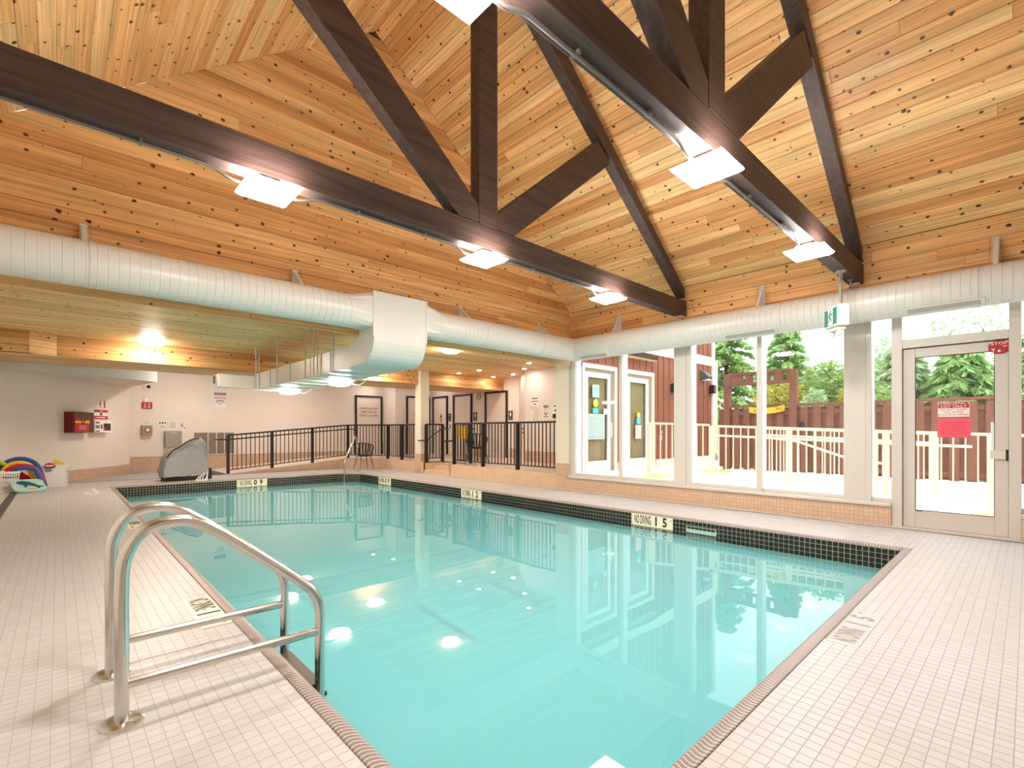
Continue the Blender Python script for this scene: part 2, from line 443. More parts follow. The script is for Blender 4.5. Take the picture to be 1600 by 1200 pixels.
# waterline tiles
m_wtile = M('waterline_tile', (30, 26, 22), 0.18, var=0.3, scale=30)
m_wgrout = M('waterline_grout', (206, 200, 176), 0.8)
wt = MB(); h = TP/2-0.0022
wt.add([(-h+.001,-0.004,-h+.001),(h-.001,-0.004,-h+.001),(h-.001,-0.004,h-.001),(-h+.001,-0.004,h-.001),(-h,0,-h),(h,0,-h),(h,0,h),(-h,0,h)],
       [(0,1,2,3),(4,5,1,0),(5,6,2,1),(6,7,3,2),(7,4,0,3)])
wt_me = wt.mesh('tile'); wt_me.materials.append(m_wtile)
runs = [((WX1,WY0),(WX1,pw[2][1]),(-1,0)), ((pw[3][0],WY1),(WX0,WY1),(0,-1)), (pw[2],pw[3],None), ((WX0,WY0),(WX0,WY1),(1,0)), ((WX0,WY0),(WX1,WY0),(0,1))]
gb = MB(); wcells = []; wmark = [(3.27,3.90),(7.33,7.96),(10.83,11.48)]
for ri, (a, b, n) in enumerate(runs):
    a, b = V((*a,0)), V((*b,0)); L = (b-a).length; d = (b-a)/L
    n = V((*n,0)) if n else V((-d.y, d.x, 0))
    if n.dot(V((3.4,6.5,0))-a) < 0: n = -n
    gb.quad(a+n*.002+V((0,0,-.022)), b+n*.002+V((0,0,-.022)), b+n*.002+V((0,0,-.30)), a+n*.002+V((0,0,-.30)))
    nk = int(round(L/TP))
    for k in range(nk):
        for rw in range(5):
            q = a + d*((k+.5)*L/nk) + n*0.002; q.z = -0.024-TP*(rw+.5)
            if ri == 0 and any(y0 < q.y < y1 for y0, y1 in wmark) and rw < 3: continue
            if ri == 1 and 3.13 < q.x < 3.78 and rw < 3: continue
            dep = V((q.x,q.y,0)).dot(F_)
            wcells.append((dep + (40 if (ri > 2 or rw > 3) else 0), q, math.atan2(-n.x, n.y) + PI, n))
obj('waterline_grout', gb, m_wgrout, basin)
wcells.sort(key=lambda c: c[0])
wr = MB()
for i, (dep, q, ang, n) in enumerate(wcells):
    if i < 300:
        o = share('tile', wt_me, q, basin); o.rotation_euler = (0,0,ang)
    else:
        mt = Matrix.Translation(q) @ Matrix.Rotation(ang, 4, 'Z')
        wr.add([mt @ V(p) for p in wt.v], wt.f)
tag(obj('waterline_tiles', wr, m_wtile, basin), None, kind='stuff')
# coping: ribbed wave tiles, rounded over the edge
g = N('wave_grip_tile'); uv = g.n('ShaderNodeUVMap'); sx = g.n('ShaderNodeSeparateXYZ'); g.l(uv.outputs[0], sx.inputs[0])
ph = g.math('MULTIPLY', sx.outputs[1], 2*PI*1.0); sw = g.math('SINE', ph)
u2 = g.math('ADD', g.math('MULTIPLY', sx.outputs[0], 1/0.0245), g.math('MULTIPLY', sw, 0.42))
fr = g.math('FRACT', u2)
ln = g.math('LESS_THAN', fr, 0.13)
dk = g.n('ShaderNodeMapRange'); g.l(fr, dk.inputs[0]); dk.inputs[1].default_value = 0.13; dk.inputs[2].default_value = 1.0
c1 = g.mix(dk.outputs[0], lin((104, 90, 84)), lin((138, 122, 114)))
cc = g.mix(ln, c1, lin((226, 214, 202)))
m_cope = g.fin(g.bsdf(cc, 0.35, 0, 0.5))
def coping(a, b, nrm, ma=1.0, mz=1.0):
    """strip from a to b, nrm points to the water"""
    a, b, nrm = V((*a,0)), V((*b,0)), V((*nrm,0)); L = (b-a).length; d = (b-a)/L
    prof = [(0,-.003),(0,.0015),(.008,.003),(.05,.003),(.064,-.001),(.074,-.012),(.077,-.026),(.072,-.030)]
    me = bpy.data.meshes.new('coping'); vs, fs, uvs = [], [], []
    s_ = 0
    wl = [0]
    for i in range(1, len(prof)): wl.append(wl[-1]+math.hypot(prof[i][0]-prof[i-1][0], prof[i][1]-prof[i-1][1]))
    for (w_, z) in prof:
        e0 = a + d*w_*ma + nrm*w_; e1 = b - d*w_*mz + nrm*w_
        vs += [(e0.x,e0.y,z),(e1.x,e1.y,z)]
    for i in range(len(prof)-1): fs.append((2*i,2*i+1,2*i+3,2*i+2))
    me.from_pydata(vs, [], fs); ul = me.uv_layers.new(name='UVMap'); li = 0
    for i in range(len(prof)-1):
        for (e, k) in ((0,i),(1,i),(1,i+1),(0,i+1)):
            m_ = prof[k][0]
            ul.data[li].uv = ((m_*ma if e == 0 else L-m_*mz), wl[k]/wl[-1]); li += 1
    me.materials.append(m_cope)
    for p_ in me.polygons: p_.use_smooth = True
    o = bpy.data.objects.new('coping', me); C.objects.link(o); o.parent = basin
    return o
coping((PX0,PY1),(PX0,PY0),(1,0)); coping((PX0,PY0),(PX1,PY0),(0,1)); coping((PX1,PY0),(PX1,CH1[1]),(-1,0),1.0,.43); coping((CH0[0],PY1),(PX0,PY1),(0,-1),.40,1.0)
dch = V((CH0[0]-CH1[0], CH0[1]-CH1[1])).normalized()
coping(CH1, CH0, (-abs(dch.y), -abs(dch.x)), .43, .40)
# grip strips on the pool floor
m_strip = M('floor_strip', (22, 84, 96), 0.6)
mb = MB()
for (x0, y0, y1) in ((3.66,4.55,5.8),(5.08,4.75,6.0)):
    for k in range(28):
        ya = y0+(y1-y0)*k/28; z = zfl(ya)+.015
        mb.prism([(x0-.03,ya,z),(x0+.03,ya+.022,z),(x0+.03,ya+.045,z),(x0-.03,ya+.023,z)], (0,0,.01))
tag(obj('floor_strip', mb, m_strip, basin), None)
# water
g = N('pool_water'); t_ = g.n('ShaderNodeBsdfTransparent'); t_.inputs[0].default_value = (0.985, 1.0, 1.0, 1)
gl_ = g.n('ShaderNodeBsdfGlossy'); gl_.inputs['Roughness'].default_value = 0.0
nz_ = g.n('ShaderNodeTexNoise'); nz_.inputs['Scale'].default_value = 1.6; nz_.inputs['Detail'].default_value = 1
tcx = g.n('ShaderNodeNewGeometry'); g.l(tcx.outputs['Position'], nz_.inputs['Vector'])
bm_ = g.bump(nz_.outputs[0], 0.05, 0.02)
g.l(bm_, gl_.inputs['Normal']); fr_ = schlick(g, 0.022, bm_)
mx_ = g.n('ShaderNodeMixShader'); g.l(fr_, mx_.inputs[0]); g.l(t_.outputs[0], mx_.inputs[1]); g.l(gl_.outputs[0], mx_.inputs[2])
g.l(mx_.outputs[0], g.out.inputs[0]); m_water = g.m
mb = MB(); mb.add([(x,y,ZW) for x,y in poly_pool(NW-.002)], [(0,1,2,3,4)])
pw_ = struct('pool_water', mb, m_water, 'calm turquoise water filling the swimming pool', 'water')
# slightly milky water under the surface
g = N('milky_water'); t2_ = g.n('ShaderNodeBsdfTransparent'); t2_.inputs[0].default_value = (0.62, 0.955, 0.96, 1)
df_ = g.n('ShaderNodeBsdfDiffuse'); df_.inputs[0].default_value = (0.225, 0.535, 0.55, 1)
tb_ = g.n('ShaderNodeMixShader'); tb_.inputs[0].default_value = 0.58; g.l(t2_.outputs[0], tb_.inputs[1]); g.l(df_.outputs[0], tb_.inputs[2]); g.l(tb_.outputs[0], g.out.inputs[0])
mb = MB(); mb.add([(x,y,ZW-.05) for x,y in poly_pool(NW-.002)], [(0,1,2,3,4)]); obj('water_body', mb, g.m, pw_)

# depth markers
m_mark = M('marker_tile', (236, 228, 196), 0.35)
def marker(name, label, p, r, u, L, H, num, group=None, faded=False):
    p, r, u = V(p), V(r), V(u); n = r.cross(u)
    t = thing(name, label, 'depth marker', p)
    a = p - r*L/2 - u*H/2
    mb = MB(); mb.prism([a, a+r*L, a+r*L+u*H, a+u*H], n*0.004); obj('plate', mb, m_mark if not faded else m_deck, t)
    ink = m_greyink if faded else m_ink
    lf = 0.0046
    text('NO DIVING', p - r*(L*.235), r, u, H*1.1, ink, t, sx=0.30, lift=lf, bold=.02)
    text(num[0], p + r*(L*.10), r, u, H*1.1, ink, t, sx=0.85, lift=lf, bold=.035); text(num[1], p + r*(L*.31), r, u, H*1.1, ink, t, sx=0.85, lift=lf, bold=.035)
    text('M', p + r*(L*.45) + u*H*.25, r, u, H*.25, ink, t, sx=0.8, lift=lf)
    return t
zm = -0.105
marker('depth_marker', 'cream depth plate reading 1 5 in the waterline of the window side', (WX1-.003,3.585,zm), (0,-1,0), (0,0,1), .63, .155, '15')
marker('depth_marker', 'cream depth plate reading 1 2 halfway along the window side waterline', (WX1-.003,7.645,zm), (0,-1,0), (0,0,1), .63, .155, '12')
marker('depth_marker', 'cream depth plate reading 0 9 beside the cut far corner', (WX1-.003,11.155,zm), (0,-1,0), (0,0,1), .63, .155, '09')
marker('depth_marker', 'cream depth plate reading 0 9 in the waterline below the ramp railing', (3.455,WY1-.003,zm), (1,0,0), (0,0,1), .63, .155, '09')
marker('depth_marker', 'depth plate set flat in the deck beside the ladder rails', (.687,3.61,-.0025), (0,-1,0), (1,0,0), .64, .155, '15')
marker('depth_marker', 'depth plate set flat in the left deck beyond the ladder rails', (.687,7.53,-.0025), (0,-1,0), (1,0,0), .64, .155, '12')
marker('depth_marker', 'grey lettered depth plate set flat in the deck at the near pool edge', (3.41,.69,-.0025), (1,0,0), (0,1,0), .65, .145, '15', faded=True)
# skimmer opening and a loose deck cover
t = thing('skimmer', 'pale green skimmer mouth in the dark waterline tiles', 'skimmer', (WX1,2.9,-.15))
mb = MB(); mb.box(WX1-.012,2.68,-.17,WX1-.002,3.08,-.165); mb.box(WX1-.012,2.68,-.095,WX1-.002,3.08,-.09); mb.box(WX1-.012,2.68,-.17,WX1-.002,2.69,-.09); mb.box(WX1-.012,3.07,-.17,WX1-.002,3.08,-.09)
obj('frame', mb, M('skimmer_plastic', (180, 206, 190), 0.5), t)
mb = MB(); mb.prism([(WX1-.010,2.69,-.165),(WX1-.010,3.07,-.165),(WX1-.006,3.07,-.125),(WX1-.006,2.69,-.125)], (.003,0,0)); obj('flap', mb, M('skimmer_flap', (150, 190, 178), 0.5), t)

# ------------------------------------------------------------------ cedar boards
def board(parent, a, b, c, d, n, mat, th=0.014, gap=0.0012, ch=0.005):
    """one board: a->b lower edge, d->c upper edge (u along a->b), n towards the room"""
    a, b, c, d, n = V(a), V(b), V(c), V(d), V(n).normalized()
    u = (b-a).normalized() if (b-a).length > (c-d).length else (c-d).normalized()
    v = n.cross(u).normalized()
    if v.dot(d-a) < 0: v = -v
    a, b, c, d = a+u*gap+v*gap, b-u*gap+v*gap, c-u*gap-v*gap, d+u*gap-v*gap
    A, B, C_, D = a+v*ch, b+v*ch, c-v*ch, d-v*ch
    vs = [A, B, C_, D] + [q - n*ch for q in (a,b,c,d)] + [q - n*th for q in (a,b,c,d)]
    fs = [(0,1,2,3),(4,5,1,0),(5,6,2,1),(6,7,3,2),(7,4,0,3),(8,9,5,4),(9,10,6,5),(10,11,7,6),(11,8,4,7)]
    me = bpy.data.meshes.new('plank'); me.from_pydata(vs, [], fs)
    # keep the faces looking into the room
    if (B-A).cross(D-A).dot(n) < 0: me.flip_normals()
    ou, ov = random.uniform(0, 60), random.uniform(0, 60)
    ul = me.uv_layers.new(name='UVMap')
    for lp in me.loops:
        q = V(me.vertices[lp.vertex_index].co) - a
        ul.data[lp.index].uv = (q.dot(u)+ou, q.dot(v)+ov)
    me.materials.append(mat)
    o = bpy.data.objects.new('plank', me); C.objects.link(o); o.parent = parent
    return o
def cuts(x0, x1, lo=2.2, hi=4.6):
    """butt joints along a row"""
    out = [x0]; x = x0 + random.uniform(0.8, hi)
    while x < x1-0.7: out.append(x); x += random.uniform(lo, hi)
    out.append(x1); return out
PW = 0.132
# gable wall above the low ceiling, boards run across
mb = MB(); mb.prism([(XL,YG+.02,2.425),(XR,YG+.02,2.425),(XR,YG+.02,ZE),(RX,YG+.02,ZE+SL*(XR-RX)),(XL,YG+.02,ZE)], (0,.012,0))
gable = struct('wall_gable', mb, m_back, 'cedar boarded gable wall above the long white duct', 'wall')
z = 2.415
def roofx(z):
    if z <= ZE: return XL, XR
    q = (z-ZE)/SL; return XL+q, XR-q
while z < 6.5:
    z1 = min(z+PW, 6.5); (l0, r0), (l1, r1) = roofx(z), roofx(z1)
    cs = cuts(l0, r0)
    for i in range(len(cs)-1):
        xa, xb = cs[i], cs[i+1]; xc = r1 if i == len(cs)-2 else xb; xd = l1 if i == 0 else xa
        if xc-xd > 0.02: board(gable, (xa,YG,z), (xb,YG,z), (xc,YG,z1), (xd,YG,z1), (0,-1,0), m_cedar2)
    z = z1
# roof slopes, boards run along the ridge
for side in (1, -1):
    xe = XR if side == 1 else XL; ln_ = math.hypot(1, SL)
    nrm = V((-side*SL, 0, -1)).normalized()
    mb = MB(); off = -nrm*0.02
    q = [V((xe,YN,ZE)), V((xe,YG+.05,ZE)), V((RX,YG+.05,ZE+SL*abs(xe-RX))), V((RX,YN,ZE+SL*abs(xe-RX)))]
    mb.prism([a+off for a in q], -nrm*0.1)
    roof = struct('ceiling', mb, m_back, 'cedar boarded vault slope above the %s' % ('windows' if side == 1 else 'deck with the ladder'), 'ceiling')
    tot = abs(xe-RX)*ln_; s = 0.0
    while s < tot-.01:
        s1 = min(s+PW, tot)
        x0, x1 = xe-side*s/ln_, xe-side*s1/ln_; z0, z1 = ZE+SL*s/ln_, ZE+SL*s1/ln_
        cs = cuts(-1.3 if side == 1 else 0.6, YG)
        for i in range(len(cs)-1):
            board(roof, (x0,cs[i],z0), (x0,cs[i+1],z0), (x1,cs[i+1],z1), (x1,cs[i],z1), nrm, m_cedar)
        s = s1
# upright boarding over the windows
mb = MB(); mb.box(XR+.02, YN, 2.80, XR+.12, YG, ZE+.03)
frz = struct('trim_1', mb, m_back, 'cedar boarded band over the tall windows', 'wall')
z = 2.81
while z < ZE-.01:
    z1 = min(z+PW, ZE)
    cs = cuts(-1.3, YG)
    for i in range(len(cs)-1): board(frz, (XR,cs[i],z), (XR,cs[i+1],z), (XR,cs[i+1],z1), (XR,cs[i],z1), (-1,0,0), m_cedar2)
    z = z1
# low ceiling beyond the gable
mb = MB(); mb.box(XL, YG+.035, ZC+.02, XD, 11.62, ZC+.12)
lowc = struct('ceiling_low', mb, m_back, 'flat cedar ceiling over the far half of the pool', 'ceiling')
y = YG+.035
while y < 11.6:
    y1 = min(y+.105, 11.6); cs = cuts(XL, XD, 3, 5)
    for i in range(len(cs)-1): board(lowc, (cs[i],y,ZC), (cs[i+1],y,ZC), (cs[i+1],y1,ZC), (cs[i],y1,ZC), (0,0,-1), m_cedar3)
    y = y1
# boxed drop beam, set back in two steps
ZB = 2.462
bx = MB(); bx.box(-0.02, 11.62, ZB+.02, XD, 13.1, ZC+.1)
bx.prism([(XL,11.42,ZB+.02),(-0.36,11.42,ZB+.02),(-0.02,11.62,ZB+.02),(-0.02,13.1,ZB+.02),(XL,13.1,ZB+.02)], (0,0,.45))
bxo = struct('beam_box', bx, m_back, 'cedar clad drop beam crossing the low ceiling', 'beam')
for k in range(3):
    z0, z1 = ZB+k*(ZC-ZB)/3, ZB+(k+1)*(ZC-ZB)/3
    cs = cuts(-0.02, XD, 2.5, 4)
    for i in range(len(cs)-1): board(bxo, (cs[i],11.6,z0), (cs[i+1],11.6,z0), (cs[i+1],11.6,z1), (cs[i],11.6,z1), (0,-1,0), m_cedar2)
    board(bxo, (XL,11.4,z0), (-0.36,11.4,z0), (-0.36,11.4,z1), (XL,11.4,z1), (0,-1,0), m_cedar2)
    board(bxo, (-0.36,11.4,z0), (-0.02,11.6,z0), (-0.02,11.6,z1), (-0.36,11.4,z1), (.2,-.34,0), m_cedar)
y = 11.6
while y < 13.08:
    y1 = min(y+.15, 13.1); cs = cuts(XL, XD, 3, 5)
    for i in range(len(cs)-1): board(bxo, (cs[i],y,ZB), (cs[i+1],y,ZB), (cs[i+1],y1,ZB), (cs[i],y1,ZB), (0,0,-1), m_cedar2)
    y = y1

# ------------------------------------------------------------------ plain walls
mb = MB(); mb.box(XL-.15, YN, 0, XL, 13.56, ZE+.05)
struct('wall_left', mb, m_wall, 'plain white wall along the left deck', 'wall')
mb = MB(); mb.prism([(XL-.15,YN-.15,0),(7.6,YN-.15,0),(7.6,YN-.15,ZE),(RX,YN-.15,ZE+SL*4.1),(XL-.15,YN-.15,ZE)], (0,.15,0))
struct('wall_near', mb, m_wall, 'plain white wall at the near end of the pool hall', 'wall')
# angled wall with the first aid cabinets: from (-.95,13.56) to (1.37,16.26+)
AW0, AW1 = V((-0.95,13.56,0)), V((1.40,16.75,0))
ad = (AW1-AW0).normalized(); an = V((ad.y,-ad.x,0))
def AP(s, z, off=0.0): q = AW0+ad*s+an*off; return (q.x, q.y, z)
mb = MB(); mb.prism([AW0, AW1, AW1-an*.15, AW0-an*.15], (0,0,2.95))
wang = struct('wall_angled', mb, m_wall, 'white angled wall with the red cabinet and the signs', 'wall')
m_rwl = V((1.37,16.26,0))
sA = (m_rwl-AW0).dot(ad)
mb = MB(); mb.prism([AP(0,.0,.0),AP(3.95,.0,.0),AP(3.95,.0,.012),AP(0,0,.012)], (0,0,.25)); struct('baseboard_angled', mb, m_base, 'tan tile base of the angled wall', 'baseboard')
mb = MB(); mb.box(1.4, YB, 0, 9.2, YB+.15, 2.95)
wback = struct('wall_back', mb, m_wall, 'white back wall behind the ramp railing', 'wall')
mb = MB(); mb.box(1.42, YB-.014, 0, 7.7, YB, .45); mb.box(8.95, YB-.014, 0, 9.0, YB, .75)
struct('baseboard_back', mb, m_base, 'tan tile base of the back wall', 'baseboard')
JX, JY = 9.0, 15.85
mb = MB(); mb.prism([(JX,YB-.001,0),(JX,JY,0),(XD-.001,JY,0),(XD-.001,JY+.15,0),(JX+.15,JY+.15,0),(JX+.15,YB-.001,0)], (0,0,2.95))
struct('wall_jog', mb, m_wall, 'white wall corner beyond the storage door', 'wall')
mb = MB(); mb.box(XD, 10.9, 0, XD+.15, JY, 2.95)
wdoor = struct('wall_doors', mb, m_wall, 'white wall with the row of black framed doors', 'wall')
mb = MB(); mb.prism([(XD,10.9,0),(9.66,9.75,0),(9.5,9.62,0),(9.6,9.55,0),(XD+.15,10.8,0)], (0,0,2.95))
struct('wall_recess', mb, M('wall_recess_paint', (214, 196, 184), 0.7), 'narrow wall with a lever door beside the notices', 'wall')
mb = MB(); mb.box(9.5, 6.5, 0, 9.65, 9.62, 2.95)
wnot = struct('wall_notice', mb, m_wall, 'white wall with printed notices behind the railing', 'wall')
mb = MB(); mb.box(9.486, 6.5, ZP, 9.5, 9.62, ZP+.30); mb.box(XD-.014, 10.95, ZP, XD, 11.3, ZP+.3); mb.box(XD-.014, 12.6, ZP, XD, 13.1, ZP+.3)
struct('baseboard_notice', mb, m_base, 'tan tile base of the notice wall', 'baseboard')
mb = MB(); mb.box(XL, 13.1, 2.93, XD+.1, 16.9, 3.0)
struct('ceiling_back', mb, m_wall, 'white ceiling over the ramp', 'ceiling')
mb = MB(); mb.prism([(-.94,13.12,2.37),(-.5,13.12,2.37),(1.78,14.75,2.37),(1.44,16.74,2.37),(1.41,16.74,2.37),(-.93,13.57,2.37)], (0,0,.55))
struct('trim_bulkhead', mb, m_wall, 'white bulkhead hanging over the angled wall', 'bulkhead')
# pier at the end of the window wall and the square column
mb = MB(); mb.box(7.3, 6.16, 0.246, 7.6, 6.5, 2.95)
pier = struct('wall_pier', mb, m_cream, 'cream pier between the windows and the raised floor', 'wall')
mb = MB(); mb.box(7.29, 6.15, .246, 7.299, 6.5, ZP+.21); mb.box(7.3,6.5,ZP,7.6,6.51,ZP+.21); obj('tile_base', mb, m_base, pier)
mb = MB(); mb.box(7.3, 11.48, ZP, 7.57, 11.77, 2.95)
col = struct('column', mb, m_cream, 'square cream column standing in the black railing', 'column')
mb = MB(); mb.box(7.288, 11.468, 0.0, 7.582, 11.782, .53); obj('tile_base', mb, m_base, col)
mb = MB(); mb.box(7.6, 6.34, 0, 13.8, 6.5, 2.95)
struct('wall_lobby', mb, m_interior, 'lobby wall behind the outside doors', 'wall')

# ------------------------------------------------------------------ raised floor, ramp, steps
m_ptile = tilemat('platform_tiles', 'xy', (214, 196, 182), (190, 172, 158), 0.105, 0.003)
m_pface = tilemat('platform_face_tiles', 'sz', (212, 182, 150), (196, 166, 136), 0.105, 0.002)
mb = MB()
pz = ZP
plat = [(7.31,6.5),(9.5,6.5),(9.5,9.6),(XD,10.9),(XD,JY),(JX,JY),(JX,YB),(6.65,YB),(6.65,14.75),(7.31,13.55)]
# floor with the stair notch left open
mb.prism([(x,y,pz-.02) for x,y in [(7.31,6.5),(9.5,6.5),(9.5,9.6),(XD,10.9),(7.95,10.9),(7.95,10.12),(7.31,10.12)]], (0,0,.02))
mb.prism([(x,y,pz-.02) for x,y in [(7.95,10.9),(XD,10.9),(XD,JY),(JX,JY),(JX,YB),(6.65,YB),(6.65,14.75),(7.31,13.55),(7.31,11.32),(7.95,11.32)]], (0,0,.02))
upf = struct('floor_upper', mb, m_ptile, 'raised tiled floor behind the black railings', 'floor')
mb = MB()
mb.box(7.3, 6.5, 0, 7.33, 10.12, pz); mb.box(7.3, 11.32, 0, 7.33, 13.58, pz)
mb.prism([(6.49,14.62,0),(7.3,13.58,0),(7.33,13.58,0),(6.52,14.64,0)], (0,0,pz))
mb.box(7.3, 10.10, 0, 7.96, 10.12, pz); mb.box(7.3, 11.32, 0, 7.96, 11.34, pz); mb.box(7.95, 10.1, 0, 7.97, 11.34, pz)
obj('floor_face', mb, m_pface, upf)
stp = MB(); stp.box(7.62, 10.121, 0, 7.949, 11.319, .205)
obj('step', stp, m_pface, upf)
stp = MB(); stp.box(7.301, 10.121, 0, 7.619, 11.319, .103); obj('step', stp, m_pface, upf)
mb = MB()
mb.prism([(3.25,14.63,0.0),(6.66,14.63,0.0),(6.66,14.63,pz),], (0,2.12,0))
ramp = struct('floor_ramp', mb, m_ptile, 'tiled ramp rising along the back wall', 'ramp')
mb = MB(); mb.prism([(3.25,14.615,0.0),(6.5,14.615,0.0),(6.5,14.615,pz*.955),], (0,.012,0)); obj('ramp_face', mb, m_pface, ramp)
mb = MB(); mb.box(2.75,14.72,.001,3.3,16.2,.004); tag(obj('rubber_mat', mb, M('dark_mat', (74,66,60), .9)), 'dark rubber mat at the foot of the ramp', 'mat')

# ------------------------------------------------------------------ window wall
GX = 7.47
mb = MB(); mb.box(7.3, YN, 0, 7.5, 0.05, .245); mb.box(7.3, 1.13, 0, 7.5, 6.499, .245)
knee = struct('wall_right', mb, m_knee, 'tan tiled low wall under the tall windows', 'wall')
mb = MB(); mb.box(7.27, YN, .245, 7.52, 0.049, .285); mb.box(7.27, 1.13, .245, 7.52, 6.155, .285)
sill = struct('trim_2', mb, m_alu, 'pale aluminium sill along the tall windows', 'sill', bevel=.006)
mb = MB(); mb.box(7.3, YN, 2.80, 7.55, 6.2, 3.0); struct('trim_3', mb, m_alu, 'aluminium head above the tall windows', 'trim')
def window(k, y0, y1, label, left_w=.055, right_w=.055):
    t = thing('window_%d' % k, label, 'window', (7.4,(y0+y1)/2,.29), kind='structure')
    mb = MB(); mb.box(GX-.003, y0+.01, .33, GX+.003, y1-.01, 2.78); obj('pane', mb, m_glass, t)
    mb = MB(); mb.box(7.36, y0, .285, 7.52, y1, .335); obj('bottom_rail', mb, m_alu, t, bevel=.004)
    mb = MB(); mb.box(7.36, y0, 2.75, 7.52, y1, 2.80); obj('top_rail', mb, m_alu, t)
    return t
def mull(y0, y1, label, x0=7.33, x1=7.52, z0=.285, z1=2.8):
    t = thing('window_post', label, 'window post', ((x0+x1)/2,(y0+y1)/2,z0), kind='structure')
    mb = MB(); mb.box(x0, y0, z0, x0+.05, y1, z1); obj('face', mb, m_alu, t)
    mb = MB(); mb.box(x0+.051, y0, z0, x1, y1, z1); obj('daylit_web', mb, m_aluw, t)  # daylight on the post's side is put into this whiter colour
    return t
window(1, 5.02, 6.03, 'tall window beside the cream pier, looking onto the left outside door')
window(2, 3.96, 4.965, 'tall window between the slim post and the wide post near the outside doors')
window(3, 2.675, 3.67, 'tall window looking onto the corner of the siding and the stairs')
window(4, 1.616, 2.61, 'tall window looking onto the yellow tape and the fence')
window(5, 1.13, 1.33, 'narrow window strip beside the emergency exit door')
window(6, -2.2, 0.049, 'wide window on the near side of the emergency exit door')
mull(6.03, 6.17, 'window post against the cream pier'); mull(4.965, 5.02, 'slim post between the two windows of the outside doors')
mull(3.75, 3.957, 'wide post between the outside doors and the railing view', x1=7.48); mull(3.67, 3.745, 'frame beside the wide post on the railing side')
mull(2.61, 2.675, 'slim post between the stair view and the fence view')
mull(1.387, 1.616, 'wide post next to the narrow window strip', x1=7.48); mull(1.33, 1.385, 'frame between the wide post and the narrow strip')
# emergency exit door
m_doorp = M('door_taupe', (204, 196, 186), 0.42)
t = thing('door_1', 'taupe framed glass emergency exit door', 'door', (7.4,.59,0), kind='structure'); d1 = t
mb = MB(); mb.box(7.33,1.03,0,7.5,1.13,2.8); obj('jamb', mb, m_alu, t, bevel=.004)
mb = MB(); mb.box(7.33,.05,0,7.5,.142,2.8); obj('jamb', mb, m_alu, t, bevel=.004)
mb = MB(); mb.box(7.33,.142,2.135,7.5,1.03,2.235); obj('head', mb, m_alu, t, bevel=.004)
mb = MB(); mb.box(7.421,.142,2.10,7.45,1.03,2.134); mb.box(7.421,1.0,.02,7.45,1.029,2.10); mb.box(7.421,.142,.02,7.45,.16,2.10); obj('door_stop', mb, M('door_stop', (150,150,140), .5), t)
mb = MB(); mb.box(GX-.003,.142,2.24,GX+.003,1.03,2.79); obj('transom_pane', mb, m_glass, t)
mb = MB(); mb.box(7.265,.04,0.0,7.5,1.135,.018); obj('threshold', mb, m_alu, t)
lf = MB()
lf.box(7.372,.915,.02,7.42,1.025,2.125); obj('stile', lf, m_doorp, t, bevel=.003)
lf = MB(); lf.box(7.372,.145,.02,7.42,.248,2.125); lst = obj('stile', lf, m_doorp, t, bevel=.003)
lf = MB(); lf.box(7.372,.249,2.02,7.42,.914,2.125); obj('rail', lf, m_doorp, t, bevel=.003)
lf = MB(); lf.box(7.372,.249,.02,7.42,.914,.22); obj('rail', lf, m_doorp, t, bevel=.003)
lf = MB(); lf.box(7.394,.249,.22,7.40,.914,2.02); obj('pane', lf, m_glass, t)
gk = MB()
for (a,b,c,d_) in ((.249,.22,.914,.228),(.249,2.012,.914,2.02),(.249,.22,.255,2.02),(.908,.22,.914,2.02)): gk.box(7.380,a,b,7.393,c,d_)
obj('gasket', gk, m_black, t)
mb = MB(); mb.box(7.345,.15,.85,7.372,.285,.945); obj('latch_plate', mb, m_lampbody, lst, bevel=.004)
mb = MB(); mb.box(7.33,.145,.84,7.371,.165,.955); obj('latch', mb, m_black, lst)
mb = MB(); mb.cyl((7.46,.27,.95),(7.46,.27,1.25),.012); mb.box(7.42,.262,.96,7.46,.278,.98); mb.box(7.42,.262,1.22,7.46,.278,1.24); obj('pull_handle', mb, m_aluw, t, smooth=True)
mb = MB(); mb.box(7.366,.85,.212,7.371,.91,.222); obj('maker_plate', mb, M('plate_brass', (130,116,92), .4), t)
rX, uZ = V((0,-1,0)), V((0,0,1))
t = thing('exit_notice', 'white and red emergency exit notice on the exit door glass', 'sign', (7.388,.58,1.40))
mb = MB(); mb.box(7.388,.447,1.315,7.391,.713,1.49); obj('board', mb, m_white, t)
mb = MB(); mb.box(7.3865,.450,1.413,7.388,.710,1.487); obj('band', mb, m_red, t)
text('EMERGENCY', (7.3863,.58,1.468), rX, uZ, .042, m_white, t, sx=1.15); text('EXIT ONLY', (7.3863,.58,1.430), rX, uZ, .042, m_white, t, sx=1.05)
text('SECURITY ALARM', (7.388,.58,1.394), rX, uZ, .030, m_red, t, sx=.95); text('WILL SOUND', (7.388,.58,1.366), rX, uZ, .030, m_red, t, sx=.95); text('IF DOOR IS OPENED', (7.388,.58,1.337), rX, uZ, .030, m_red, t, sx=.95)
t = thing('pink_notice', 'plain pink red sheet taped below the emergency exit notice', 'sign', (7.388,.58,1.19))
mb = MB(); mb.box(7.389,.437,1.08,7.391,.718,1.298); obj('sheet', mb, M('pink_paper', (232, 88, 104), .6), t)
mb = MB()
for k in range(7): mb.box(7.3883,.47,1.255-k*.022,7.389,.69,1.260-k*.022)
obj('lettering', mb, M('pink_ink', (200, 60, 80), .6), t)
t = thing('door_alarm', 'red octagonal STOP alarm on the upper corner of the exit door', 'alarm', (7.36,.215,2.06))
oc = [(7.345, .215+.09*math.cos(PI/8+k*PI/4), 2.055+.075*math.sin(PI/8+k*PI/4)) for k in range(8)]
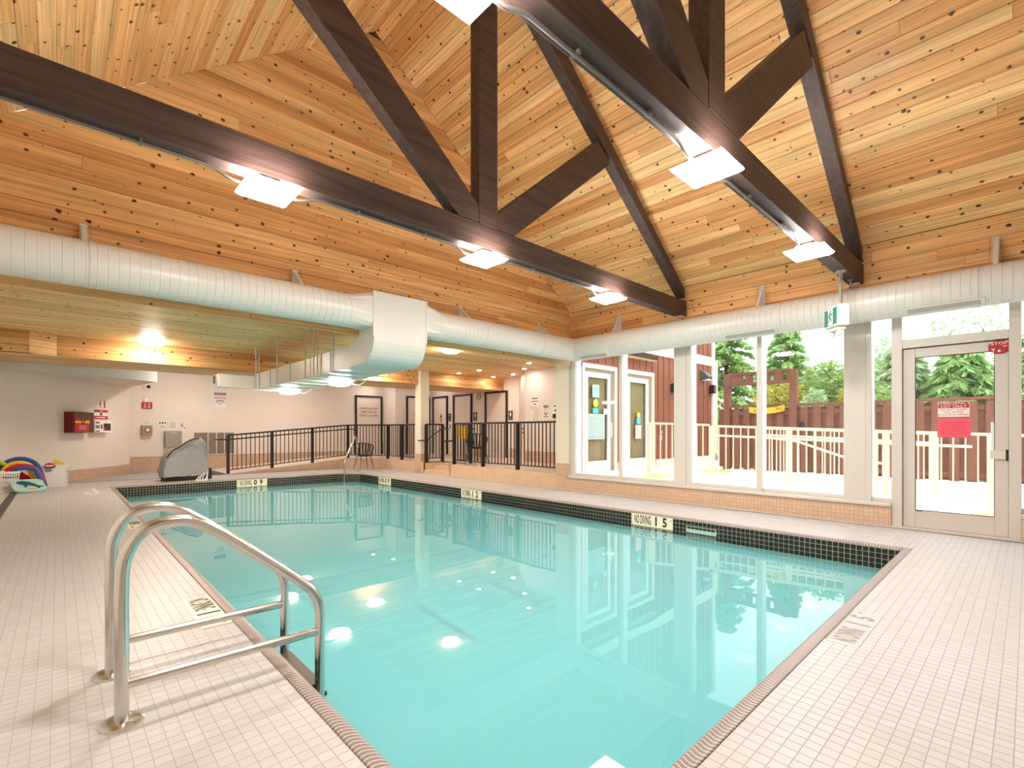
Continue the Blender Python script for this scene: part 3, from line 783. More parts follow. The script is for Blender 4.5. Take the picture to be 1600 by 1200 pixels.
mb = MB(); mb.prism(oc, (.03,0,0)); obj('case', mb, m_red, t, bevel=.006)
text('STOP', (7.344,.215,2.092), rX, uZ, .045, m_white, t, sx=1.2)
for q_ in ((.245,2.03,.275,2.038),(.155,2.055,.185,2.063),(.255,2.0,.262,2.029)):
    mb = MB(); mb.box(7.343,q_[0],q_[1],7.346,q_[2],q_[3]); obj('mark', mb, m_white, t)
mb = MB(); mb.cyl((7.338,.215,2.012),(7.345,.215,2.012),.012); obj('lens', mb, m_white, t)

# ------------------------------------------------------------------ trusses
def truss(y, label):
    t = thing('roof_truss', label, 'truss', (RX,y,2.955))
    def pc(name, poly, dp=.14, yo=0.0):
        mb = MB(); mb.prism([(x, y+yo, z) for x, z in poly], (0,dp,0)); return obj(name, mb, m_beam, t, bevel=.006)
    pc('tie_beam', [(XL,2.955),(XR-.03,2.955),(XR-.03,3.19),(XL,3.19)])
    pc('king_post', [(RX-.12,3.192),(RX+.12,3.192),(RX+.12,6.2),(RX-.12,6.2)])
    for s in (1,-1):
        X = lambda q: RX+s*q
        # rafter: upper edge .12 under the boards
        zu = lambda q: 3.32+SL*(4.08-q)
        pts = [(X(.122),zu(.122)-.30),(X(4.02),zu(4.02)-.30+.17),(X(4.02),zu(4.02)),(X(.122),zu(.122))]
        pc('rafter', pts if s == 1 else pts[::-1])
        zs = lambda q: 3.36+.755*(q-.122)
        q1 = 1.92
        pts = [(X(.123),3.193),(X(.36),3.193),(X(q1+.13),zu(q1+.13)-.302),(X(q1-.13),zu(q1-.13)-.302),(X(.123),zs(.122))]
        pc('strut', pts if s == 1 else pts[::-1], dp=.136, yo=.002)
    for sx_ in (XR-.16, XL+.1):
        mb = MB(); mb.box(sx_, y+.02, 2.945, sx_+.12, y+.12, 2.954); obj('bearing_plate', mb, m_lampbody, t)
    return t
tr1 = truss(3.67, 'dark brown timber truss spanning the middle of the vault')
tr2 = truss(1.38, 'dark brown timber truss nearest the camera carrying the exit sign')

def square_lamp(x, y, label):
    t = thing('truss_lamp', label, 'lamp', (x,y,2.955), group='square lamps under the trusses')
    mb = MB(); mb.lathe((x,y,2.905), [(.15,0),(.12,.03)], 4); hv = [(x-.105,y-.105,2.900),(x+.105,y-.105,2.900),(x+.105,y+.105,2.900),(x-.105,y+.105,2.900),(x-.09,y-.09,2.935),(x+.09,y-.09,2.935),(x+.09,y+.09,2.935),(x-.09,y+.09,2.935)]
    mb = MB(); mb.add(hv, [(3,2,1,0),(4,5,6,7)]+[(i,(i+1)%4,4+(i+1)%4,4+i) for i in range(4)]); mb.cyl((x,y,2.934),(x,y,2.956),.06)
    obj('housing', mb, m_lampbody, t, bevel=.006)
    mb = MB(); rr_ = lambda a, z: [(x-a,y-a,z),(x+a,y-a,z),(x+a,y+a,z),(x-a,y+a,z)]
    lv = [(.125,2.899),(.172,2.882),(.169,2.872),(.145,2.854),(.085,2.842)]
    vs = [q for a_, z_ in lv for q in rr_(a_, z_)]; fs = [(0,1,2,3),(19,18,17,16)]
    for j in range(4): fs += [(4*j+i,4*j+4+i,4*j+4+(i+1)%4,4*j+(i+1)%4) for i in range(4)]
    mb.add(vs, fs); obj('diffuser', mb, m_lamp, t)
    return t
square_lamp(1.10,3.74,'square lamp under the middle truss over the left deck')
square_lamp(3.12,3.74,'square lamp under the king post of the middle truss')
square_lamp(5.22,3.74,'square lamp under the window end of the middle truss')
square_lamp(3.12,1.45,'square lamp under the king post of the near truss')
square_lamp(5.28,1.45,'square lamp under the window end of the near truss')
square_lamp(1.10,1.45,'square lamp under the left end of the near truss')
def conduit(y, xs, label):
    t = thing('lamp_conduit', label, 'conduit', (xs[0][0],y,2.94))
    for a, b in xs:
        mb = MB(); mb.tube(fillet([(a,y,2.888),(a+.06,y,2.888),(a+.17,y,2.938),(b-.17,y,2.938),(b-.06,y,2.888),(b,y,2.888)],.05,4), .011, 8); obj('pipe', mb, m_pipe, t, smooth=True)
        n = max(2, int((b-a)/.75))
        for k in range(n):
            x = a+.2+(b-a-.4)*(k+.5)/n
            mb = MB(); mb.box(x-.008,y-.028,2.934,x+.008,y+.028,2.954); mb.cyl((x,y-.024,2.93),(x,y-.024,2.954),.006,6); mb.cyl((x,y+.024,2.93),(x,y+.024,2.954),.006,6); obj('clip', mb, m_pipe, t)
    return t
conduit(3.76, [(-.90,.925),(1.275,2.945),(3.295,5.045)], 'thin metal conduit feeding the lamps under the middle truss')
conduit(1.47, [(-.90,.925),(1.275,2.945),(3.295,5.105)], 'thin metal conduit feeding the lamps under the near truss')

# exit sign hung from the near truss
t = thing('exit_sign', 'green running man exit sign hanging from the near truss', 'exit sign', (6.43,1.484,2.897), math.atan2(-.64,-.77))
def eb(*bx):
    m_ = MB()
    for q_ in bx: m_.box(*q_)
    return m_
L_ = dict(local=True)
obj('housing', eb((-.14,-.06,-.57,.14,.06,-.332)), m_white, t, bevel=.006, **L_)
fp_ = obj('face_plate', eb((-.136,-.064,-.565,.136,-.0605,-.337)), M('sign_face', (196, 200, 190), .4), t, **L_)
obj('green_panel', eb((-.128,-.067,-.545,.128,-.0645,-.365)), m_green, fp_, **L_)
obj('doorway_mark', eb((-.05,-.069,-.543,.05,-.0675,-.367)), M('sign_white', (220, 235, 240), .4), fp_, **L_)
mb = MB(); yq = -.071
mb.add([(.008+.013*math.cos(k*PI/4),yq,-.387+.013*math.sin(k*PI/4)) for k in range(8)], [tuple(range(8))])
for (a, b, w_) in (((.003,.403),(-.010,.458),.022),((-.010,.458),(.022,.486),.014),((.022,.486),(.026,.520),.012),((-.010,.458),(-.028,.498),.014),((-.028,.498),(-.046,.508),.012),((.008,.411),(.036,.438),.011),((.036,.438),(.048,.421),.010),((-.002,.411),(-.030,.433),.011),((-.030,.433),(-.034,.455),.010)):
    mb.bar((a[0],yq,-a[1]),(b[0],yq,-b[1]),.002,w_,(1,0,0) if abs(a[0]-b[0])<abs(a[1]-b[1]) else (0,0,1))
obj('runner_mark', mb, m_green, fp_, **L_)
lb_ = obj('lamp_base', eb((-.11,-.045,-.615,.11,.045,-.571)), m_lampbody, t, bevel=.01, **L_)
for x in (-.075, .075):
    mb = MB(); mb.lathe((x,-.01,-.675), [(.012,0),(.034,.008),(.040,.028),(.028,.059)], 12); obj('lamp_head', mb, m_white, lb_, smooth=True, **L_)
mb = MB(); mb.cyl((.03,.02,-.332),(.03,.02,.057),.011,8); mb.cyl((.05,.03,-.332),(.05,.03,.057),.006,6); obj('hanger_rod', mb, m_steel_d, t, smooth=True, **L_)
obj('junction_box', eb((-.01,-.02,.03,.08,.05,.057)), m_grey, t, **L_)
# clamp lights left on the beam end
t = thing('beam_clamp', 'small steel clamp hanging under the end of the near truss', 'clamp', (6.92,1.45,2.955))
mb = MB(); mb.cyl((6.9,1.45,2.87),(6.9,1.45,2.954),.008,8); mb.lathe((6.9,1.45,2.84), [(.01,0),(.03,.012),(.022,.035)], 10); mb.bar((6.9,1.45,2.90),(7.0,1.45,2.94),.02,.012); obj('body', mb, m_steel, t, smooth=True)
mb = MB(); mb.box(6.86,1.42,2.945,6.94,1.48,2.9545); obj('plate', mb, m_steel_d, t)

# ------------------------------------------------------------------ round ducts
DR, DZ, DY, DX = .205, 2.655, 5.80, 7.0
def spiral(p0, p1, r=DR, pitch=.075, seg=28):
    p0, p1 = V(p0), V(p1); L = (p1-p0).length; d = (p1-p0)/L
    pts, rr = [], []
    n = int(L/pitch)
    for k in range(n):
        s = L*k/n
        for (o_, e) in ((0,0),(.86,0),(.90,.0035),(.95,.0035),(.985,0)):
            pts.append(p0+d*(s+pitch*o_)); rr.append(r+e)
    pts.append(p1); rr.append(r)
    mb = MB(); mb.tube(pts, rr, seg); return mb
t = thing('round_duct', 'long white spiral duct along the gable wall and the windows', 'duct', (DX,DY,DZ))
obj('duct_run', spiral((XL,DY,DZ),(2.60,DY,DZ)), m_duct, t, smooth=True)
obj('duct_run', spiral((3.96,DY,DZ),(6.82,DY,DZ)), m_duct, t, smooth=True)
obj('duct_run', spiral((DX,-2.15,DZ),(DX,5.62,DZ)), m_duct, t, smooth=True)
mb = MB(); mb.tube(fillet([(6.80,DY,DZ),(DX,DY,DZ),(DX,5.60,DZ)],.19,6), DR+.004, 28); obj('elbow', mb, m_duct, t, smooth=True)
for p0, p1 in (((.2,DY,DZ),(.215,DY,DZ)),((4.75,DY,DZ),(4.765,DY,DZ)),((6.0,DY,DZ),(6.015,DY,DZ)),((DX,4.1,DZ),(DX,4.115,DZ)),((DX,2.2,DZ),(DX,2.215,DZ)),((DX,.35,DZ),(DX,.365,DZ))):
    mb = MB(); mb.tube([p0,p1], DR+.007, 28); obj('joint_band', mb, m_duct, t, smooth=True)
for (y0, y1) in ((4.95,5.55),(2.25,2.95),(.30,.95),(-1.6,-.9)):
    mb = MB(); c, s_ = math.cos(math.radians(235)), math.sin(math.radians(235))
    q = V((DX+c*DR*.98,0,DZ+s_*DR*.98)); tx = V((-s_,0,c)); nn = V((c,0,s_))
    mb.prism([q-tx*.045+V((0,y0,0)), q+tx*.045+V((0,y0,0)), q+tx*.045+V((0,y1,0)), q-tx*.045+V((0,y1,0))], nn*.018)
    obj('slot_grille', mb, m_duct, t, bevel=.004)
    mb = MB()
    for k in (-1,0,1): mb.prism([q+tx*(.022*k-.007)+nn*.018+V((0,y0+.03,0)), q+tx*(.022*k+.007)+nn*.018+V((0,y0+.03,0)), q+tx*(.022*k+.007)+nn*.018+V((0,y1-.03,0)), q+tx*(.022*k-.007)+nn*.018+V((0,y1-.03,0))], nn*.001)
    obj('slot', mb, M('slot_dark', (150,150,140), .7), t)
# square plenum, tapers and the branch going under the low ceiling
t = thing('branch_duct', 'white square plenum with a branch running under the low ceiling', 'duct', (3.27,5.84,2.03))
BX0, BX1, BY, BT, BZ0, BZ1 = 2.89, 3.66, 5.62, 2.905, 2.03, 2.345
prof = [(BY,BT)]
for k in range(9):
    a = k/8*PI/2; prof.append((BY+.32*(1-math.cos(a)), BZ0+.32*(1-math.sin(a))))
prof += [(6.30,BZ0),(6.30,BZ1),(6.12,BZ1+.02),(6.045,BZ1+.10),(6.045,BT)]
mb = MB(); mb.prism([(BX0,y,z) for y,z in prof], (BX1-BX0,0,0)); obj('plenum', mb, m_duct, t, bevel=.004)
mb = MB(); mb.box(BX0-.012,BY-.006,2.35,BX0+.008,BY+.012,BT+.004); mb.box(BX1-.008,BY-.006,2.35,BX1+.012,BY+.012,BT+.004); mb.box(BX0-.012,BY-.012,BT-.002,BX1+.012,BY+.01,BT+.014); obj('corner_seam', mb, m_duct, t)
def taper(xr, xs, name='taper'):
    mb = MB(); ns = 28; vs = []; 
    rect = []
    y0, y1, z0, z1 = BY+.003, 6.04, 2.47, BT-.002
    per = [(y0,z1),(y0,z0),(y1,z0),(y1,z1)]
    cy_, cz_ = (y0+y1)/2, (z0+z1)/2
    for k in range(ns):
        a = 2*PI*k/ns; c, s_ = math.cos(a), math.sin(a)
        vs.append((xr, DY+DR*c, DZ+DR*s_))
    for k in range(ns):
        a = 2*PI*k/ns; c, s_ = math.cos(a), math.sin(a); m_ = max(abs(c),abs(s_))
        vs.append((xs, cy_+(y1-y0)/2*c/m_, cz_+(z1-z0)/2*s_/m_))
    fs = [(k,(k+1)%ns,ns+(k+1)%ns,ns+k) for k in range(ns)]
    if xr > xs: fs = [f[::-1] for f in fs]
    mb.add(vs, fs); return obj(name, mb, m_duct, t, smooth=False)
taper(2.60, BX0-.001); taper(3.96, BX1+.001)
secs = [(6.30,7.05,2.93,3.68,2.03,2.345),(7.05,7.45,2.95,3.70,2.025,2.34),(7.45,8.9,2.98,3.72,2.02,2.34),(8.9,10.0,2.98,3.72,2.02,2.34),(10.0,11.0,2.98,3.72,2.02,2.34)]
for (y0,y1,x0,x1,z0,z1) in secs:
    mb = MB(); mb.box(x0,y0+.006,z0,x1,y1-.006,z1); obj('duct_section', mb, m_duct, t, bevel=.003)
    mb = MB(); mb.box(x0-.012,y1-.012,z0-.012,x1+.012,y1+.012,z1+.012); obj('flange', mb, m_duct, t)
mb = MB(); mb.prism([(2.98,11.012,2.03),(3.72,11.012,2.03),(3.5,11.45,2.08),(2.9,11.75,2.08),(2.4,11.75,2.08),(2.4,11.35,2.08),(2.7,11.2,2.05)], (0,0,.26)); obj('end_elbow', mb, m_duct, t)
mb = MB(); mb.cyl((2.41,11.55,2.22),(2.36,11.55,2.22),.11,16); obj('end_spigot', mb, m_duct, t, smooth=True)
for k in range(5):
    mb = MB(); mb.box(2.352,11.46+k*.04,2.14,2.358,11.475+k*.04,2.30); obj('vent_slat', mb, M('vent_dark',(90,84,78),.6) if k == 0 else bpy.data.materials['vent_dark'], t)
for (x, y) in ((2.94,10.65),(2.94,9.45),(2.94,8.05),(2.94,7.62),(2.94,6.95)):
    for dx in ((0,) if y in (9.45,6.95,8.05) else (-.028,.028)):
        mb = MB(); mb.cyl((x-.01+dx,y,2.025),(x-.01+dx,y,ZC-.002),.011,8); obj('hanger', mb, m_duct, t, smooth=True)
    mb = MB(); mb.box(x-.05,y-.03,ZC-.02,x+.04,y+.03,ZC-.001); obj('ceiling_plate', mb, m_duct, t)
    mb = MB(); mb.box(x-.03,y-.02,2.0,3.75,y+.02,2.014); obj('trapeze_bar', mb, m_duct, t)
# wall brackets holding the round duct
def bracket(p, wall, label):
    t = thing('duct_bracket', label, 'bracket', p); x, y, z = p
    mb = MB()
    if wall == 'gable':
        mb.prism([(x-.004,6.045,3.06),(x-.004,6.045,2.83),(x-.004,5.80,2.865)], (.008,0,0)); obj('gusset', mb, m_duct, t)
        mb = MB(); mb.box(x-.03,6.046,2.83,x+.03,6.058,3.09); obj('wall_plate', mb, m_duct, t)
        mb = MB(); mb.prism([(x-.018,5.79,2.858),(x+.018,5.79,2.858),(x+.02,6.046,3.07),(x-.02,6.046,3.07)], (0,0,.004)); obj('strap', mb, m_duct, t)
        mb = MB(); mb.tube([(x+.03,6.02,3.07),(x+.045,6.0,3.09),(x+.05,5.99,3.02),(x+.05,5.985,2.86)], .003, 6); obj('wire', mb, m_steel, t)
    else:
        mb.prism([(7.205,y-.004,3.18),(7.205,y-.004,2.80),(7.0,y-.004,2.865)], (0,.008,0)); obj('gusset', mb, m_duct, t)
        mb = MB(); mb.box(7.206,y-.03,2.83,7.218,y+.03,3.2); obj('wall_plate', mb, m_duct, t)
        mb = MB(); mb.prism([(6.99,y-.018,2.86),(6.99,y+.018,2.86),(7.206,y+.02,3.19),(7.206,y-.02,3.19)], (0,0,.004)); obj('strap', mb, m_duct, t)
        mb = MB(); mb.tube([(7.17,y+.04,3.19),(7.15,y+.05,3.16),(7.14,y+.05,2.80)], .003, 6); obj('wire', mb, m_steel, t)
for x, l in ((.17,'left end of the gable duct'),(2.08,'gable duct before the square plenum'),(4.56,'gable duct just past the square plenum'),(6.33,'gable duct near its corner')):
    bracket((x,6.05,2.86), 'gable', 'white triangular bracket on the '+l)
for y, l in ((4.92,'window duct near its corner'),(2.55,'window duct between the two trusses'),(.23,'window duct above the exit door')):
    bracket((7.21,y,2.86), 'win', 'white triangular bracket on the '+l)

# ------------------------------------------------------------------ round lamps and pot lights
def round_lamp(x, y, z, label):
    t = thing('round_lamp', label, 'lamp', (x,y,z), group='round surface lamps')
    mb = MB(); mb.lathe((x,y,z-.05), [(.10,0),(.115,.012),(.13,.04),(.13,.0499)], 24); obj('rim', mb, m_lampbody, t, smooth=True)
    mb = MB(); mb.lathe((x,y,z-.085), [(.06,0),(.12,.008),(.165,.022),(.176,.034),(.150,.045),(.116,.050)], 20); obj('diffuser', mb, m_lampr, t, smooth=True)
    return t
round_lamp(1.27,11.15,ZC,'round lamp on the low ceiling beside the stepped drop beam')
a = round_lamp(3.55,8.15,2.018,'round lamp hanging under the branch duct, nearer the square plenum')
b = round_lamp(3.55,11.3-.6,2.018,'round lamp hanging under the far end of the branch duct')
round_lamp(5.85,8.07,ZC,'round lamp on the low ceiling half hidden by the duct')
round_lamp(5.86,11.3,ZC,'round lamp on the low ceiling behind the square plenum')
round_lamp(2.5, 14.9, 2.93, 'added unseen round lamp on the white ceiling over the foot of the ramp')  # added out of sight to brighten the angled wall
round_lamp(5.4, 14.9, 2.93, 'added unseen round lamp on the white ceiling over the middle of the ramp')  # unseen extra lamp, put in to lift the back wall
def cable(p, q, label):
    t = tag(obj('lamp_cable', MB().tube(spline([p, ((p[0]+q[0])/2,(p[1]+q[1])/2-.02,p[2]-.03), q],6), .010, 8), m_white, smooth=True), label, 'cable')
cable((3.72,8.1,1.995),(4.0,8.05,2.07),'short white cable beside the nearer lamp under the branch duct')
cable((3.72,10.66,1.995),(4.0,10.6,2.07),'short white cable beside the farther lamp under the branch duct')
def pot(x, y, z, label):
    t = thing('pot_light', label, 'light', (x,y,z), group='recessed pot lights')
    mb = MB(); mb.lathe((x,y,z-.006), [(.05,0),(.072,.001),(.075,.006)], 18); obj('trim_ring', mb, m_white, t)
    mb = MB(); mb.lathe((x,y,z-.009), [(.02,0),(.052,.0015)], 14); obj('lens', mb, m_pot, t)
for x, y, l in ((8.44,11.25,'left of the two nearest the drop beam'),(8.44,10.33,'left of the middle pair'),(9.79,11.3,'right of the two nearest the drop beam'),(9.79,10.4,'right of the middle pair'),(9.1,9.23,'nearest the window wall'),(8.44,8.4,'above the black chair')):
    pot(x, y, ZC, 'small recessed ceiling light over the raised floor, '+l)
for x, y, l in ((8.44,15.0,'outside the storage door'),(9.77,14.9,'in the corner'),(8.3,16.2,'in front of the fire door')): pot(x, y, 2.93, 'small recessed light in the white ceiling '+l)

# ------------------------------------------------------------------ pool ladder
def wob(p): return p
t = thing('pool_ladder', 'stainless pool ladder with two looped rails at the left pool edge', 'ladder', (.18,2.7,0))
for y, pts, lo in ((2.44,[(.181,.0),(.181,.30),(.181,.56),(.196,.665),(.250,.748),(.345,.775),(.455,.748),(.66,.588),(.86,.418),(.925,.350),(.957,.262),(.960,.14),(.960,-.2),(.960,-.75)],0),
                   (2.96,[(.181,.0),(.181,.30),(.181,.56),(.196,.665),(.250,.748),(.345,.775),(.455,.748),(.66,.588),(.86,.418),(.925,.350),(.957,.262),(.960,.14),(.960,-.2),(.960,-.75)],0)):
    mb = MB(); mb.tube(spline([(x,y,z) for x,z in pts],6), .0242, 18); obj('rail', mb, m_steel, t, smooth=True)
    mb = MB(); mb.cyl((.19,y,.150),(.95,y,.147),.0200,16); obj('cross_bar', mb, m_steel, t, smooth=True)
    mb = MB(); mb.lathe((.181,y,.0), [(.075,0),(.073,.010),(.055,.020),(.028,.024)], 24); obj('escutcheon', mb, m_steel, t, smooth=True)
    mb = MB(); mb.lathe((.984,y,-.19), [(.004,0),(.012,.004),(.012,.02),(.004,.024)], 10); obj('bolt_cap', mb, m_black, t)
for z in (-.125,-.42,-.70):
    mb = MB(); mb.box(.905,2.462,z-.04,.985,2.938,z); obj('step', mb, M('step_tread',(96,88,80),.5,.5) if z == -.125 else bpy.data.materials['step_tread'], t, bevel=.006)
mb = MB(); mb.add([(.905,2.47,-.126),(.905,2.93,-.126),(.875,2.93,-.20),(.875,2.47,-.20)], [(0,1,2,3)]); obj('step_back', mb, bpy.data.materials['step_tread'], t)
mb = MB(); mb.bar((.70,2.44,.585),(.80,2.44,.502),.026,.002,(.6,0,.8)); obj('sticker', mb, m_paper, t)
# slim hand rail at the entry steps
t = thing('entry_rail', 'slim stainless hand rail at the cut far corner steps', 'hand rail', (6.10,12.86,0))
mb = MB(); mb.tube(fillet([(6.10,12.86,0),(6.10,12.86,.82),(6.06,12.86,1.06),(5.60,12.55,.36),(5.60,12.55,-.75)],.12,6), .0215, 12); obj('rail', mb, m_steel, t, smooth=True)
mb = MB(); mb.lathe((6.10,12.86,0), [(.06,0),(.056,.01),(.025,.02)], 16); obj('escutcheon', mb, m_steel, t, smooth=True)

# ------------------------------------------------------------------ black railings
pk_mb = MB().box(-.009,-.009,0,.009,.009,1.0); pk_me = pk_mb.mesh('baluster'); pk_me.materials.append(m_black)
def railing(label, pts, H=1.04, post=.07, sp=.112, mid=None, posts=None, mat=m_black, pme=None, group=None, low=.10, name='railing', topw=.06):
    """pts: 3D points along the foot of the railing"""
    P = [V(p) for p in pts]
    t = thing(name, label, 'railing', P[0], group=group)
    for i, p in enumerate(P):
        if posts is None or posts[i]:
            mb = MB(); mb.box(p.x-post/2,p.y-post/2,p.z-.01,p.x+post/2,p.y+post/2,p.z+H); obj('post', mb, mat, t)
    for i in range(len(P)-1):
        a, b = P[i], P[i+1]; d = (b-a); L = V((d.x,d.y,0)).length; dn = d.normalized()
        up = V((0,0,1))
        mb = MB(); mb.bar(a+up*H, b+up*H, topw, .042); obj('top_rail', mb, mat, t, bevel=.006)
        mb = MB(); mb.bar(a+up*(low), b+up*(low), .022, .022); obj('bottom_rail', mb, mat, t)
        mb = MB(); mb.bar(a+up*(H-.085), b+up*(H-.085), .018, .014)
        n = max(1, int(round(L/sp)))
        for k in range(1, n):
            q = a + d*(k/n) + up*low
            share('baluster', pme or pk_me, q, t, (1,1,H-low-.01))
        if mid:
            nv = V((-d.y,d.x,0)).normalized()*mid[1]
            mb = MB(); mb.tube([a+nv+up*mid[0], b+nv+up*mid[0]], .017, 8); obj('grab_rail', mb, mat, t, smooth=True)
    return t
RY = 14.75
sl = lambda x: max(0, (x-3.28)/(6.66-3.28)*ZP)
rp = [(x,RY,sl(x)) for x in (3.33,4.44,5.575,6.69)]
t = railing('black railing with a grab rail rising along the ramp', rp, posts=None)
g0 = [(3.02,RY-.05,.93),(3.33,RY-.05,.93),(6.60,RY-.05,.91+ZP),(6.98,RY-.05,.915+ZP)]
mb = MB(); mb.tube(g0, .018, 8); obj('grab_rail', mb, m_black, t, smooth=True)
for x in (4.44,5.575,6.69): mb = MB(); mb.tube([(x,RY-.02,sl(x)+.80),(x,RY-.05,sl(x)+.82),(x,RY-.05,sl(x)+.89)], .009, 6); obj('rail_bracket', mb, m_black, t)
railing('black railing around the cut corner up to the square column', [(6.69,RY-.03,ZP),(7.40,13.49,ZP),(7.40,12.656,ZP),(7.40,11.80,ZP)], posts=[0,1,1,0])
def stair_rail(yq, label, s):
    t = railing(label, [(7.40,yq,ZP),(7.94,yq,ZP)])
    yy = yq - s*.06
    mb = MB(); mb.tube(fillet([(7.10,yy,.90),(7.36,yy,.90),(7.86,yy,ZP+.91),(8.12,yy,ZP+.91)],.04,4), .018, 8); obj('grab_rail', mb, m_black, t, smooth=True)
    for x, z in ((7.42,.94),(7.94,ZP+.89)): mb = MB(); mb.tube([(x,yq,z-.1),(x,yy,z-.09),(x,yy,z-.01)], .009, 6); obj('rail_bracket', mb, m_black, t)
    return t
stair_rail(11.36, 'short black railing on the far side of the two steps', 1)
stair_rail(10.07, 'short black railing on the near side of the two steps', -1)
railing('long black railing along the raised floor in front of the black chair', [(7.42,10.05,ZP),(7.40,8.912,ZP),(7.40,7.719,ZP),(7.40,6.53,ZP)], posts=[0,1,1,0])
t = thing('yellow_floor_sign', 'yellow folded sign hung on the black railing by the steps', 'sign', (7.46,9.8,1.0))
mb = MB()
for k in range(3): mb.box(7.45,9.62+k*.15,.98,7.47,9.74+k*.15,1.28)
obj('panel', mb, m_yellow, t, bevel=.004)
mb = MB()
for k in range(3):
    for j in range(6): mb.box(7.448,9.64+k*.15,1.02+j*.04,7.45,9.72+k*.15,1.026+j*.04)
obj('lettering', mb, m_ink, t)

# ------------------------------------------------------------------ inside doors
def idoor(k, label, p0, p1, n, ztop=2.46, text_lines=None, lever=True, jamb=.055, z0=ZP, dz=.0, plate=False):
    """door between p0 and p1 on a wall facing n"""
    p0, p1, n = V((*p0,0)), V((*p1,0)), V((*n,0)); d = (p1-p0).normalized()
    t = thing('door_%d' % k, label, 'door', (p0+p1)/2+V((0,0,z0)), kind='structure')
    for a in (p0, p1-d*jamb):
        mb = MB(); mb.prism([a+V((0,0,z0)), a+d*jamb+V((0,0,z0)), a+d*jamb+n*.06+V((0,0,z0)), a+n*.06+V((0,0,z0))], (0,0,ztop-z0)); obj('jamb', mb, m_black, t)
    mb = MB(); a = p0+d*jamb; b = p1-d*jamb
    mb.prism([a+V((0,0,ztop-jamb)), b+V((0,0,ztop-jamb)), b+n*.06+V((0,0,ztop-jamb)), a+n*.06+V((0,0,ztop-jamb))], (0,0,jamb)); obj('head', mb, m_black, t)
    mb = MB(); mb.prism([a+n*.004+V((0,0,z0+.01)), b+n*.004+V((0,0,z0+.01)), b+n*.014+V((0,0,z0+.01)), a+n*.014+V((0,0,z0+.01))], (0,0,ztop-z0-jamb-.012)); leaf = obj('leaf', mb, m_wallpk, t)
    if lever:
        q = b - d*.08 + n*.016 + V((0,0,z0+1.0)); mb = MB(); mb.tube([q, q+n*.05, q+n*.05-d*.11], .010, 8); mb.cyl(q, q+n*.012, .026, 12); obj('lever', mb, m_steel, leaf, smooth=True)
    if plate:
        q0 = a + d*.25 + n*.015; mb = MB(); mb.prism([q0+V((0,0,z0+.15)), q0+d*.4+V((0,0,z0+.15)), q0+d*.4+V((0,0,z0+.62)), q0+V((0,0,z0+.62))], n*.006); obj('vent_plate', mb, m_grey if False else M('door_vent',(206,198,192),.5), t)
    return t
X_, Z_ = V((1,0,0)), V((0,0,1))
t = idoor(2, 'black framed fire door lettered HVAC ROOM in the back wall', (7.86,YB), (8.93,YB), (0,-1), ztop=2.47)
text('HVAC ROOM\nFIRE DOOR\nKEEP CLOSED', (8.40,YB-.016,1.86), X_, Z_, .115, m_ink, t, sx=1.05, line=1.15)
t = idoor(3, 'black framed storage door half hidden by the cream column', (9.44,JY), (10.46,JY), (0,-1), ztop=2.47)
text('JANITOR', (9.93,JY-.016,1.78), X_, Z_, .085, m_ink, t)
t = idoor(4, 'black framed door with a yellow sticker beside a dark room sign', (XD,15.62), (XD,14.66), (-1,0))
xs = XD-.02
mb = MB(); mb.box(xs-.002,15.0,1.60,xs,15.16,1.80); obj('yellow_sticker', mb, m_yellow, t)
mb = MB(); mb.cyl((xs-.004,15.08,1.71),(xs-.002,15.08,1.71),.05,12); mb.box(xs-.003,15.02,1.78,xs-.002,15.14,1.795); mb.box(xs-.003,15.02,1.61,xs-.002,15.14,1.635); obj('sticker_mark', mb, m_ink, t)
mb = MB(); mb.box(xs-.002,15.01,1.50,xs,15.15,1.58); obj('grey_sticker', mb, m_greyink, t)
idoor(5, 'black framed washroom door in the middle of the row', (XD,14.30), (XD,13.22), (-1,0))
idoor(6, 'black framed washroom door nearest the notices', (XD,12.50), (XD,11.40), (-1,0), plate=True)
t = thing('door_lever', 'dark lever handle on the narrow recess wall', 'handle', (10.2,10.45,1.23))
mb = MB(); n_ = V((-.807,.59,0)); q = V((9.86,9.99,1.23)) ; q = V((10.05,10.26,1.23))
dd = V((.59,.807,0)); q = V((9.66,9.75,1.23))+V((XD-9.66,10.9-9.75,0))*.30; dd = V((XD-9.66,10.9-9.75,0)).normalized(); n_ = V((-dd.y,dd.x,0))
mb.tube([q, q+n_*.06, q+n_*.06+dd*.13], .012, 8); mb.cyl(q, q+n_*.012, .032, 12); mb.cyl(q-V((0,0,.12)), q-V((0,0,.12))+n_*.03, .028, 12); obj('handle', mb, m_black, t, smooth=True)
def plate(name, label, cat, p, r, L, H, mat, th=.006):
    p, r = V(p), V(r); n = r.cross(Z_)
    t = thing(name, label, cat, p); a = p-r*L/2-Z_*H/2
    mb = MB(); mb.prism([a, a+r*L, a+r*L+Z_*H, a+Z_*H], n*th); obj('plate', mb, mat, t)
    t['_th'] = th
    return t
def bars(t, p, r, rows, mat, off=.0075, name='lettering'):
    """small printed rows: (dx, dz, w, h)"""
    p, r = V(p), V(r); n = r.cross(Z_); mb = MB()
    for dx, dz, w_, h_ in rows:
        a = p+r*(dx-w_/2)+Z_*(dz-h_/2)+n*(off-.0012); mb.prism([a, a+r*w_, a+r*w_+Z_*h_, a+Z_*h_], n*.0012)
    return obj(name, mb, mat, t)
rD = V((0,-1,0))
